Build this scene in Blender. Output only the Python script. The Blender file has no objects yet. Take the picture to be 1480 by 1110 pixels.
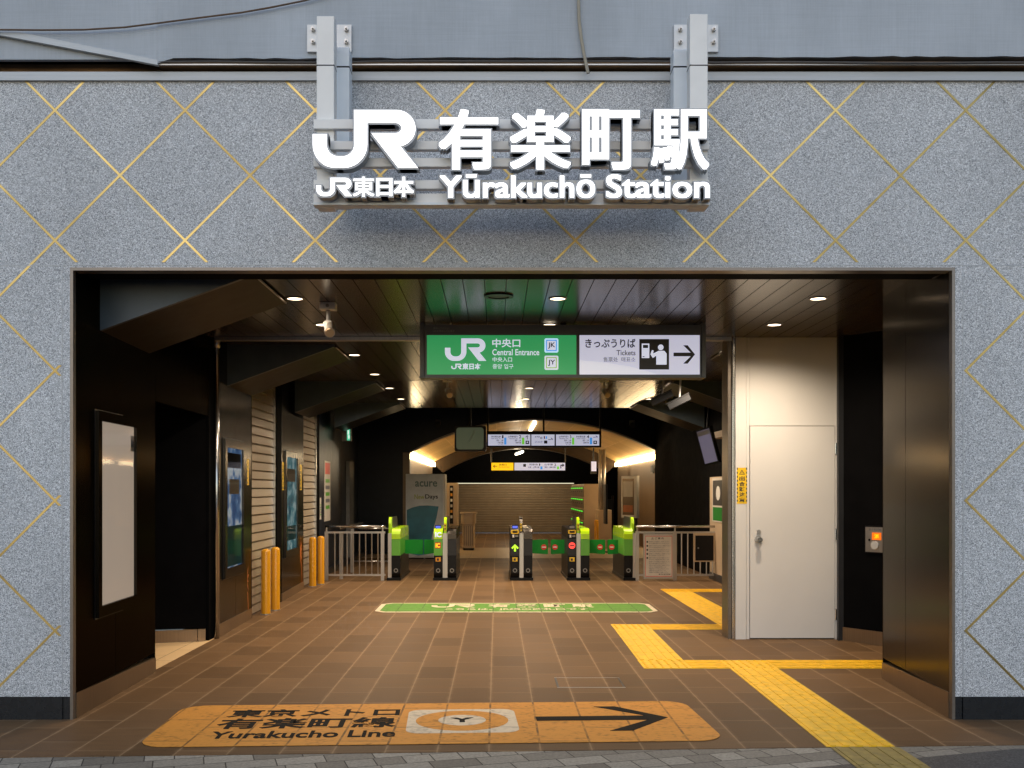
import bpy, math, random
from mathutils import Vector
random.seed(7)
S = bpy.context.scene
COL = S.collection
EYE, F, VX, VY = 1.505, 1480.0, 718.0, 708.0
R = math.radians

def PX(x, Y): return (x - VX) * Y / F
def PZ(y, Y): return EYE - (y - VY) * Y / F
def FY(y): return F * EYE / (y - VY)          # depth of a floor row

# ---------------------------------------------------------------- materials
def nodes(name):
    m = bpy.data.materials.new(name); m.use_nodes = True
    nt = m.node_tree
    return m, nt, nt.nodes['Principled BSDF']

def N(nt, t, **kw):
    n = nt.nodes.new(t)
    for k, v in kw.items():
        if k in n.inputs: n.inputs[k].default_value = v
        else: setattr(n, k, v)
    return n

def ramp(nt, src, stops, interp='LINEAR'):
    r = nt.nodes.new('ShaderNodeValToRGB'); r.color_ramp.interpolation = interp
    e = r.color_ramp.elements
    while len(e) < len(stops): e.new(0.5)
    for el, (p, c) in zip(e, stops):
        el.position = p; el.color = (c[0], c[1], c[2], 1)
    nt.links.new(src, r.inputs['Fac'])
    return r

def coords(nt, scale=(1, 1, 1), rot=(0, 0, 0), loc=(0, 0, 0)):
    g = nt.nodes.new('ShaderNodeNewGeometry')
    m = N(nt, 'ShaderNodeMapping')
    m.inputs['Scale'].default_value = scale; m.inputs['Rotation'].default_value = rot; m.inputs['Location'].default_value = loc
    nt.links.new(g.outputs['Position'], m.inputs['Vector'])
    return m.outputs['Vector']

def bump(nt, b, src, strength=.2, dist=.002):
    n = N(nt, 'ShaderNodeBump', Strength=strength, Distance=dist)
    nt.links.new(src, n.inputs['Height']); nt.links.new(n.outputs['Normal'], b.inputs['Normal'])

def plain(name, c, rough=.5, metal=0., emit=0., var=.12, scale=6., spec=.5, coat=0.):
    """flat-looking paint, with a little procedural mottling in colour and gloss"""
    m, nt, b = nodes(name)
    no = N(nt, 'ShaderNodeTexNoise', Scale=scale, Detail=5.)
    nt.links.new(coords(nt), no.inputs['Vector'])
    lo = tuple(max(0, x * (1 - var)) for x in c); hi = tuple(min(1, x * (1 + var)) for x in c)
    r = ramp(nt, no.outputs['Fac'], [(.3, lo), (.7, hi)])
    nt.links.new(r.outputs['Color'], b.inputs['Base Color'])
    rr = N(nt, 'ShaderNodeMapRange'); rr.inputs['To Min'].default_value = rough * .85; rr.inputs['To Max'].default_value = min(1, rough * 1.15)
    nt.links.new(no.outputs['Fac'], rr.inputs['Value']); nt.links.new(rr.outputs['Result'], b.inputs['Roughness'])
    b.inputs['Metallic'].default_value = metal
    b.inputs['Specular IOR Level'].default_value = spec
    b.inputs['Coat Weight'].default_value = coat
    if emit:
        b.inputs['Emission Color'].default_value = (*c, 1); b.inputs['Emission Strength'].default_value = emit
    return m

def glow(name, c, s):
    m, nt, b = nodes(name)
    b.inputs['Base Color'].default_value = (*c, 1)
    b.inputs['Emission Color'].default_value = (*c, 1); b.inputs['Emission Strength'].default_value = s
    b.inputs['Roughness'].default_value = .3
    return m

def brushed(name, c, rough=.3, metal=.9, aniso=.7, stretch=(240, 240, 1.2), var=.25, spec=.5, edge=1.):
    m, nt, b = nodes(name)
    b.inputs['Specular Tint'].default_value = (edge, edge * .97, edge * .93, 1)
    no = N(nt, 'ShaderNodeTexNoise', Scale=1., Detail=4.)
    nt.links.new(coords(nt, stretch), no.inputs['Vector'])
    big = N(nt, 'ShaderNodeTexNoise', Scale=1.3, Detail=3.)
    nt.links.new(coords(nt), big.inputs['Vector'])
    mx = N(nt, 'ShaderNodeMath', operation='ADD'); nt.links.new(no.outputs['Fac'], mx.inputs[0]); nt.links.new(big.outputs['Fac'], mx.inputs[1])
    r = ramp(nt, mx.outputs[0], [(.3, tuple(x * (1 - var) for x in c)), (.7, tuple(x * (1 + var) for x in c))])
    hf = N(nt, 'ShaderNodeMath', operation='MULTIPLY'); hf.inputs[1].default_value = .5
    nt.links.new(mx.outputs[0], hf.inputs[0]); nt.links.new(hf.outputs[0], r.inputs['Fac'])
    nt.links.new(r.outputs['Color'], b.inputs['Base Color'])
    rr = N(nt, 'ShaderNodeMapRange'); rr.inputs['To Min'].default_value = rough * .92; rr.inputs['To Max'].default_value = rough * 1.08
    nt.links.new(hf.outputs[0], rr.inputs['Value']); nt.links.new(rr.outputs['Result'], b.inputs['Roughness'])
    b.inputs['Metallic'].default_value = metal
    b.inputs['Specular IOR Level'].default_value = spec
    b.inputs['Anisotropic'].default_value = aniso
    t = N(nt, 'ShaderNodeTangent', direction_type='RADIAL', axis='Z')
    nt.links.new(t.outputs['Tangent'], b.inputs['Tangent'])
    return m

def granite(name, a, bc, cc, scale=150.):
    m, nt, b = nodes(name)
    v = N(nt, 'ShaderNodeTexVoronoi', Scale=scale); nt.links.new(coords(nt), v.inputs['Vector'])
    sp = N(nt, 'ShaderNodeSeparateColor'); nt.links.new(v.outputs['Color'], sp.inputs['Color'])
    r = ramp(nt, sp.outputs['Red'], [(.0, a), (.22, a), (.3, bc), (.72, bc), (.8, cc)], 'LINEAR')
    big = N(nt, 'ShaderNodeTexNoise', Scale=1.1, Detail=6.); nt.links.new(coords(nt, (1.3, 1, .5)), big.inputs['Vector'])
    r2 = ramp(nt, big.outputs['Fac'], [(.3, (.88, .88, .88)), (.7, (1.07, 1.07, 1.07))])
    mu = N(nt, 'ShaderNodeMixRGB', blend_type='MULTIPLY'); mu.inputs['Fac'].default_value = 1
    nt.links.new(r.outputs['Color'], mu.inputs['Color1']); nt.links.new(r2.outputs['Color'], mu.inputs['Color2'])
    nt.links.new(mu.outputs['Color'], b.inputs['Base Color'])
    b.inputs['Roughness'].default_value = .62
    bump(nt, b, sp.outputs['Green'], .25, .001)
    return m

def tiles(name, w, h, c1, c2, grout, groutw, rot=0., offset=.5, rough=.45, loc=(0, 0, 0), axes='YX', freq=2, bias=0., wide=None, noise_c=.25, spec=.5):
    """brick-node tiles on the ground; axes 'YX' runs the long side away from the camera"""
    m, nt, b = nodes(name)
    vec = coords(nt, rot=(0, 0, rot), loc=loc)
    sx = N(nt, 'ShaderNodeSeparateXYZ'); nt.links.new(vec, sx.inputs[0])
    cx = N(nt, 'ShaderNodeCombineXYZ')
    nt.links.new(sx.outputs[axes[0]], cx.inputs['X']); nt.links.new(sx.outputs[axes[1]], cx.inputs['Y'])
    br = N(nt, 'ShaderNodeTexBrick', offset=offset, offset_frequency=freq)
    for k, v in (('Scale', 1.), ('Mortar Size', groutw), ('Mortar Smooth', .25), ('Bias', bias), ('Brick Width', w), ('Row Height', h)):
        br.inputs[k].default_value = v
    br.inputs['Color1'].default_value = (*c1, 1); br.inputs['Color2'].default_value = (*c2, 1); br.inputs['Mortar'].default_value = (*grout, 1)
    nt.links.new(cx.outputs[0], br.inputs['Vector'])
    no = N(nt, 'ShaderNodeTexNoise', Scale=3., Detail=8., Roughness=.65)
    nt.links.new(coords(nt, (1, 6, 1)) if axes == 'YX' else coords(nt), no.inputs['Vector'])
    fine = N(nt, 'ShaderNodeTexNoise', Scale=140., Detail=3.); nt.links.new(coords(nt), fine.inputs['Vector'])
    ad = N(nt, 'ShaderNodeMath', operation='ADD'); nt.links.new(no.outputs['Fac'], ad.inputs[0]); nt.links.new(fine.outputs['Fac'], ad.inputs[1])
    hf = N(nt, 'ShaderNodeMath', operation='MULTIPLY'); hf.inputs[1].default_value = .5; nt.links.new(ad.outputs[0], hf.inputs[0])
    r2 = ramp(nt, hf.outputs[0], [(.32, (1 - noise_c,) * 3), (.68, (1 + noise_c,) * 3)])
    mu = N(nt, 'ShaderNodeMixRGB', blend_type='MULTIPLY'); mu.inputs['Fac'].default_value = 1
    nt.links.new(br.outputs['Color'], mu.inputs['Color1']); nt.links.new(r2.outputs['Color'], mu.inputs['Color2'])
    out = mu.outputs['Color']
    if wide:       # dusty lime bands that have built up along the long joints
        pg = N(nt, 'ShaderNodeMath', operation='PINGPONG'); pg.inputs[1].default_value = h / 2
        nt.links.new(sx.outputs[axes[1]], pg.inputs[0])
        wob = N(nt, 'ShaderNodeTexNoise', Scale=9., Detail=6.); nt.links.new(coords(nt), wob.inputs['Vector'])
        dv = N(nt, 'ShaderNodeMapRange'); dv.inputs['From Min'].default_value = wide; dv.inputs['From Max'].default_value = .0
        nt.links.new(pg.outputs[0], dv.inputs['Value'])
        mm = N(nt, 'ShaderNodeMath', operation='MULTIPLY'); nt.links.new(dv.outputs[0], mm.inputs[0])
        wr = ramp(nt, wob.outputs['Fac'], [(.35, (0, 0, 0)), (.65, (.6, .6, .6))])
        nt.links.new(wr.outputs['Color'], mm.inputs[1])
        mix = N(nt, 'ShaderNodeMixRGB'); nt.links.new(mm.outputs[0], mix.inputs['Fac']); nt.links.new(out, mix.inputs['Color1'])
        mix.inputs['Color2'].default_value = (*[g * 1.15 for g in grout], 1); out = mix.outputs['Color']
    nt.links.new(out, b.inputs['Base Color'])
    rr = N(nt, 'ShaderNodeMapRange'); rr.inputs['To Min'].default_value = rough * .75; rr.inputs['To Max'].default_value = min(1, rough * 1.25)
    nt.links.new(no.outputs['Fac'], rr.inputs['Value']); nt.links.new(rr.outputs['Result'], b.inputs['Roughness'])
    b.inputs['Specular IOR Level'].default_value = spec
    inv = N(nt, 'ShaderNodeMath', operation='MULTIPLY_ADD'); inv.inputs[1].default_value = -1.; inv.inputs[2].default_value = 1.
    nt.links.new(br.outputs['Fac'], inv.inputs[0])
    sm = N(nt, 'ShaderNodeMath', operation='MULTIPLY_ADD'); sm.inputs[1].default_value = .25
    nt.links.new(fine.outputs['Fac'], sm.inputs[0]); nt.links.new(inv.outputs[0], sm.inputs[2])
    bump(nt, b, sm.outputs[0], .35, .002)
    return m

def concrete(name, c, scale=55.):
    m, nt, b = nodes(name)
    w1 = N(nt, 'ShaderNodeTexNoise', Scale=1., Detail=3.); nt.links.new(coords(nt, (4, 4, 150)), w1.inputs['Vector'])
    w2 = N(nt, 'ShaderNodeTexNoise', Scale=1., Detail=3.); nt.links.new(coords(nt, (150, 4, 4)), w2.inputs['Vector'])
    big = N(nt, 'ShaderNodeTexNoise', Scale=1.6, Detail=7., Roughness=.65); nt.links.new(coords(nt, (1, 1, .35)), big.inputs['Vector'])
    a = N(nt, 'ShaderNodeMath', operation='ADD'); nt.links.new(w1.outputs['Fac'], a.inputs[0]); nt.links.new(w2.outputs['Fac'], a.inputs[1])
    h = N(nt, 'ShaderNodeMath', operation='MULTIPLY'); h.inputs[1].default_value = .5; nt.links.new(a.outputs[0], h.inputs[0])
    r1 = ramp(nt, h.outputs[0], [(.3, tuple(x * .92 for x in c)), (.7, tuple(x * 1.05 for x in c))])
    r2 = ramp(nt, big.outputs['Fac'], [(.28, (.8, .8, .8)), (.7, (1.08, 1.08, 1.08))])
    mu = N(nt, 'ShaderNodeMixRGB', blend_type='MULTIPLY'); mu.inputs['Fac'].default_value = 1
    nt.links.new(r1.outputs['Color'], mu.inputs['Color1']); nt.links.new(r2.outputs['Color'], mu.inputs['Color2'])
    nt.links.new(mu.outputs['Color'], b.inputs['Base Color']); b.inputs['Roughness'].default_value = .75
    bump(nt, b, h.outputs[0], .5, .003)
    return m

M = {}
M['granite'] = granite('speckled granite', (.20, .212, .232), (.46, .482, .512), (.77, .79, .82), 260.)
M['plinth'] = plain('black polished stone', (.012, .014, .017), .22, scale=20)
M['brass'] = brushed('brass inlay', (.42, .31, .12), .36, 1., .0, (2.2, 2.2, 2.2), .55)
M['coping'] = brushed('grey coping metal', (.42, .45, .48), .5, .3, 0, (2, 60, 60), .12)
M['trim'] = brushed('bronze edge trim', (.19, .165, .145), .35, .7, 0, (2, 60, 60), .15)
M['concrete'] = concrete('painted concrete', (.42, .465, .52))
M['concrete_dark'] = concrete('bare dark concrete', (.085, .08, .078))
M['gap'] = plain('brown dusty void', (.26, .155, .075), .8, var=.5, scale=3)
M['steel_paint'] = plain('light grey painted steel', (.80, .80, .79), .38, var=.05)
M['steel_blue'] = plain('pale blue grey painted steel', (.72, .77, .82), .38, var=.05)
M['galv'] = plain('galvanised plate', (.58, .59, .60), .42, .3, var=.1)
M['letter'] = glow('lit white letter face', (1, 1, 1), 1.6)
M['letter_side'] = plain('grey letter return', (.40, .42, .45), .4, .2)
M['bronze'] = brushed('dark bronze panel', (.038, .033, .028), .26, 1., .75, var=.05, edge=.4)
M['bronze_lit'] = brushed('brushed bronze panel', (.105, .096, .087), .24, 1., .75, var=.02, edge=.75)  # lighter copy of the bronze, lit look put into its colour
M['skirt'] = brushed('bronze skirting', (.30, .21, .13), .36, .8, .3)
M['black'] = plain('black panel', (.0035, .0035, .004), .7, var=.2, spec=.02)
M['navy'] = plain('blue black panel', (.006, .010, .021), .32, var=.2, spec=.25)
M['haunch'] = plain('dark slate panel', (.062, .085, .11), .38, spec=.35, var=.12)  # blue grey of the front faces stands in for mirrored street sky
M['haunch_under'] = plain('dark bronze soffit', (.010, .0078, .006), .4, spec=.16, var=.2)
M['chrome'] = brushed('stainless steel', (.60, .60, .60), .22, 1., .3)
M['steel_dull'] = brushed('satin stainless', (.52, .50, .48), .35, .9, .2)
M['ceil'] = brushed('dark ceiling plank', (.045, .034, .024), .22, .0, 0, (40, 2, 40), .3, .30)
M['ceil_gloss'] = brushed('polished ceiling plank', (.045, .034, .024), .15, .0, 0, (40, 2, 40), .3, .45)
M['white'] = plain('white painted steel', (.66, .66, .655), .42, var=.03, scale=2)
M['white_hi'] = plain('white plastic', (.75, .74, .72), .4, var=.04)
M['darkgrey'] = plain('dark grey plastic', (.024, .026, .03), .4, spec=.3)
M['blackp'] = plain('black plastic', (.006, .006, .007), .35, spec=.2)
M['grey'] = plain('grey plastic', (.22, .22, .22), .45)
M['signframe'] = plain('slate sign frame', (.085, .10, .12), .35)
M['yellow'] = plain('yellow tactile tile', (.84, .50, .012), .55, var=.16, scale=14)
M['yellow_dull'] = plain('worn yellow tactile tile', (.30, .225, .06), .65, var=.25, scale=14)
M['bollard'] = plain('orange yellow paint', (.74, .34, .01), .3, var=.025, scale=2, coat=.3)
M['decal_orange'] = plain('orange floor film', (.66, .27, .03), .6, spec=.2, var=.14, scale=9)
M['decal_black'] = plain('black floor print', (.012, .01, .008), .8, spec=.12)
M['decal_white'] = plain('cream floor print', (.72, .62, .45), .55)
M['decal_green'] = plain('green floor film', (.11, .27, .035), .5, var=.12)
M['beige_floor'] = tiles('beige alcove tile', .6, .6, (.82, .58, .31), (.80, .56, .30), (.30, .2, .1), .004, noise_c=.06)  # beige raised and warmed in place of light from a passage lamp
M['floor'] = tiles('brown floor tile', .565, .2985, (.178, .105, .052), (.122, .072, .036), (.26, .17, .092), .006, offset=.37, freq=2, rough=.5, loc=(.045, .1, 0), wide=.024, noise_c=.34, spec=.08)
M['band'] = tiles('buff floor tile', .6, .6, (.42, .30, .17), (.39, .28, .16), (.2, .14, .08), .004, noise_c=.08)
M['asphalt'] = granite('asphalt', (.022, .022, .024), (.05, .05, .052), (.085, .085, .087), 120.)
M['shutter'] = plain('beige shutter slat', (.34, .28, .21), .36, .3, var=.06)
M['vault'] = tiles('golden vault panel', .9, .62, (.60, .41, .16), (.42, .28, .10), (.70, .52, .26), .008, rough=.5, noise_c=.3)
M['pier'] = brushed('brown pier panel', (.17, .125, .085), .38, .5, .4)
M['rib'] = plain('dark brown rib', (.045, .03, .018), .6, spec=.2)
M['beige'] = plain('beige enamel', (.52, .39, .26), .4, var=.04)
M['lime'] = plain('lime green plastic', (.48, .82, .01), .25, var=.05, coat=.4)
M['green'] = plain('mid green panel', (.12, .42, .05), .35, var=.06)
M['flap'] = plain('green gate flap', (.006, .19, .022), .4, var=.06, spec=.2)
M['red'] = plain('red sign print', (.62, .025, .02), .4)
M['redlit'] = glow('red led', (1, .06, .05), 1.)
M['limelit'] = glow('lime led', (.45, .9, .03), .9)
M['bluelit'] = glow('blue display', (.08, .13, .75), .8)
M['ledgreen'] = glow('green led', (.08, .9, .05), .9)
M['orange_st'] = plain('orange sticker', (.75, .33, .02), .4)
M['yellow_st'] = plain('yellow warning sticker', (.80, .52, .015), .35)
M['sg_green'] = glow('lit green sign face', (.022, .27, .085), .85)
M['sg_white'] = glow('lit white sign face', (.50, .51, .64), .85)
M['sg_white2'] = glow('lit pale sign wedge', (.58, .59, .66), .9)
M['sg_print'] = plain('sign black print', (.02, .022, .03), .4)
M['sg_grey'] = plain('sign grey print', (.16, .17, .2), .4)
M['sg_letter'] = glow('lit white sign print', (.56, .59, .72), .9)
M['sg_blue'] = glow('lit blue sign print', (.05, .28, .75), .8)
M['sg_lblue'] = glow('lit pale blue sign print', (.45, .68, .92), .95)
M['sg_lime'] = glow('lit yellow green sign print', (.25, .42, .06), .8)
M['sg_lime2'] = glow('lit leaf green sign print', (.14, .55, .03), .8)
M['sg_yellow'] = glow('lit yellow sign face', (.92, .56, .01), .85)
M['lamp'] = glow('warm lamp disc', (1., .80, .56), 6.)
M['strip'] = glow('warm light strip', (1., .74, .40), 19.)
M['tube'] = glow('white light tube', (1., .93, .75), 5.)
M['exit'] = glow('lit exit sign', (.10, .62, .36), .8)
M['exit_w'] = glow('lit exit print', (.8, .95, .85), .9)
M['screen'] = glow('dim monitor screen', (.10, .125, .075), .35)
M['screen_v'] = glow('bluish monitor screen', (.12, .115, .18), .6)
M['paper'] = plain('white poster paper', (.62, .58, .52), .5, var=.06)
M['pinkglass'] = plain('backlit blank sheet', (.52, .42, .33), .35, emit=.6, var=.05, scale=2)  # pink tone and glow stand in for the reflection on the case glass
M['rust'] = plain('burnt orange print', (.45, .12, .02), .5)
M['cable'] = plain('brown cable', (.10, .06, .035), .6)
M['cable2'] = plain('weathered beige cable', (.32, .29, .23), .6)

def poster_mat(name, stops, scale):
    m, nt, b = nodes(name)
    no = N(nt, 'ShaderNodeTexNoise', Scale=scale, Detail=2.); nt.links.new(coords(nt), no.inputs['Vector'])
    r = ramp(nt, no.outputs['Fac'], stops)
    nt.links.new(r.outputs['Color'], b.inputs['Base Color']); nt.links.new(r.outputs['Color'], b.inputs['Emission Color'])
    b.inputs['Emission Strength'].default_value = 1.; b.inputs['Roughness'].default_value = .2
    return m
M['poster_blue'] = poster_mat('lit blue poster', [(.35, (.02, .05, .12)), (.5, (.06, .12, .22)), (.62, (.35, .36, .36)), (.75, (.05, .22, .3))], 5.)
M['poster_teal'] = poster_mat('lit teal poster', [(.35, (.015, .05, .07)), (.5, (.05, .14, .16)), (.7, (.26, .33, .33))], 6.)
M['teal'] = plain('teal banner print', (.03, .20, .28), .4, var=.3, scale=3)
M['banner'] = plain('pale grey banner vinyl', (.62, .65, .68), .3, var=.14, scale=4)

def glass_mat():
    m, nt, b = nodes('display case glass')
    b.inputs['Base Color'].default_value = (.02, .02, .02, 1); b.inputs['Roughness'].default_value = .04
    tr = nt.nodes.new('ShaderNodeBsdfTransparent'); fr_ = N(nt, 'ShaderNodeFresnel', IOR=1.45); mx = nt.nodes.new('ShaderNodeMixShader')
    nt.links.new(fr_.outputs[0], mx.inputs[0]); nt.links.new(tr.outputs[0], mx.inputs[1]); nt.links.new(b.outputs[0], mx.inputs[2])
    nt.links.new(mx.outputs[0], nt.nodes['Material Output'].inputs['Surface'])
    return m
M['glass'] = glass_mat()

def film(name, c, rough=.6):
    m, nt, b = nodes(name)
    sx = N(nt, 'ShaderNodeSeparateXYZ'); nt.links.new(coords(nt, loc=(.045, .1, 0)), sx.inputs[0]); cx = N(nt, 'ShaderNodeCombineXYZ')
    nt.links.new(sx.outputs['Y'], cx.inputs['X']); nt.links.new(sx.outputs['X'], cx.inputs['Y'])
    br = N(nt, 'ShaderNodeTexBrick', offset=.37, offset_frequency=2)
    for k, v in (('Scale', 1.), ('Mortar Size', .008), ('Mortar Smooth', .3), ('Brick Width', .565), ('Row Height', .2985)): br.inputs[k].default_value = v
    nt.links.new(cx.outputs[0], br.inputs['Vector'])
    n1 = N(nt, 'ShaderNodeTexNoise', Scale=7., Detail=9., Roughness=.7); nt.links.new(coords(nt), n1.inputs['Vector'])
    n2 = N(nt, 'ShaderNodeTexNoise', Scale=1., Detail=6.); nt.links.new(coords(nt, (26, 30, 1)), n2.inputs['Vector'])
    a = N(nt, 'ShaderNodeMath', operation='ADD'); nt.links.new(n1.outputs['Fac'], a.inputs[0]); nt.links.new(n2.outputs['Fac'], a.inputs[1])
    h = N(nt, 'ShaderNodeMath', operation='MULTIPLY'); h.inputs[1].default_value = .5; nt.links.new(a.outputs[0], h.inputs[0])
    r = ramp(nt, h.outputs[0], [(.34, tuple(x * .5 for x in c)), (.48, c), (.7, tuple(min(1, x * 1.12) for x in c))])
    jf = ramp(nt, n1.outputs['Fac'], [(.4, (.1,) * 3), (.6, (.8,) * 3)])
    mm = N(nt, 'ShaderNodeMath', operation='MULTIPLY'); nt.links.new(br.outputs['Fac'], mm.inputs[0]); nt.links.new(jf.outputs['Color'], mm.inputs[1])
    mx = N(nt, 'ShaderNodeMixRGB'); nt.links.new(mm.outputs[0], mx.inputs['Fac']); nt.links.new(r.outputs['Color'], mx.inputs['Color1']); mx.inputs['Color2'].default_value = (.03, .022, .015, 1)
    nt.links.new(mx.outputs['Color'], b.inputs['Base Color']); b.inputs['Roughness'].default_value = rough; b.inputs['Specular IOR Level'].default_value = .2
    return m
M['decal_orange'] = film('orange floor film', (.63, .275, .045)); M['decal_green'] = film('green floor film', (.10, .27, .03)); M['decal_white'] = film('cream floor print', (.68, .58, .42))
# street pavers: brick pattern with three greys
def pavers():
    m, nt, b = nodes('street paver')
    vec = coords(nt, rot=(0, 0, R(-17)), loc=(.05, .03, 0))
    br = N(nt, 'ShaderNodeTexBrick', offset=.42, offset_frequency=2, squash=.6, squash_frequency=3)
    for k, v in (('Scale', 1.), ('Mortar Size', .004), ('Mortar Smooth', .2), ('Bias', -.1), ('Brick Width', .27), ('Row Height', .155)):
        br.inputs[k].default_value = v
    br.inputs['Color1'].default_value = (.33, .31, .26, 1); br.inputs['Color2'].default_value = (.13, .12, .10, 1); br.inputs['Mortar'].default_value = (.03, .028, .024, 1)
    nt.links.new(vec, br.inputs['Vector'])
    no = N(nt, 'ShaderNodeTexNoise', Scale=60., Detail=5.); nt.links.new(coords(nt), no.inputs['Vector'])
    r2 = ramp(nt, no.outputs['Fac'], [(.3, (.75,) * 3), (.7, (1.2,) * 3)])
    mu = N(nt, 'ShaderNodeMixRGB', blend_type='MULTIPLY'); mu.inputs['Fac'].default_value = 1
    nt.links.new(br.outputs['Color'], mu.inputs['Color1']); nt.links.new(r2.outputs['Color'], mu.inputs['Color2'])
    nt.links.new(mu.outputs['Color'], b.inputs['Base Color']); b.inputs['Roughness'].default_value = .7
    inv = N(nt, 'ShaderNodeMath', operation='MULTIPLY'); inv.inputs[1].default_value = -1.
    nt.links.new(br.outputs['Fac'], inv.inputs[0]); bump(nt, b, inv.outputs[0], .5, .004)
    return m
M['paver'] = pavers()

# ---------------------------------------------------------------- mesh building
class Fr:
    """a local frame: a along u, b along v, c along n"""
    def __init__(s, o, u, v, n): s.o, s.u, s.v, s.n = Vector(o), Vector(u), Vector(v), Vector(n)
    def __call__(s, a, b, c=0.): return s.o + s.u * a + s.v * b + s.n * c
def front(Y): return Fr((0, Y, 0), (1, 0, 0), (0, 0, 1), (0, -1, 0))          # a = X, b = Z, faces the street
def facing_right(X): return Fr((X, 0, 0), (0, 1, 0), (0, 0, 1), (1, 0, 0))     # a = Y, b = Z
def facing_left(X): return Fr((X, 0, 0), (0, -1, 0), (0, 0, 1), (-1, 0, 0))    # a = -Y, b = Z
GROUND = Fr((0, 0, 0), (1, 0, 0), (0, 1, 0), (0, 0, 1))

TXT = {}
def glyphs(body, bold):
    key = (body, bold)
    if key not in TXT:
        cu = bpy.data.curves.new('t', 'FONT'); cu.body = body; cu.size = 1.; cu.extrude = .5; cu.offset = bold; cu.resolution_u = 4
        ob = bpy.data.objects.new('t', cu); COL.objects.link(ob)
        dg = bpy.context.evaluated_depsgraph_get(); dg.update()
        me = bpy.data.meshes.new_from_object(ob.evaluated_get(dg))
        vs = [v.co.copy() for v in me.vertices]; fs = [(tuple(p.vertices), p.normal.z > .5) for p in me.polygons]
        bpy.data.objects.remove(ob); bpy.data.curves.remove(cu); bpy.data.meshes.remove(me)
        x0 = min(v.x for v in vs); x1 = max(v.x for v in vs); y0 = min(v.y for v in vs); y1 = max(v.y for v in vs)
        TXT[key] = (vs, fs, (x0, x1, y0, y1))
    return TXT[key]

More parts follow.
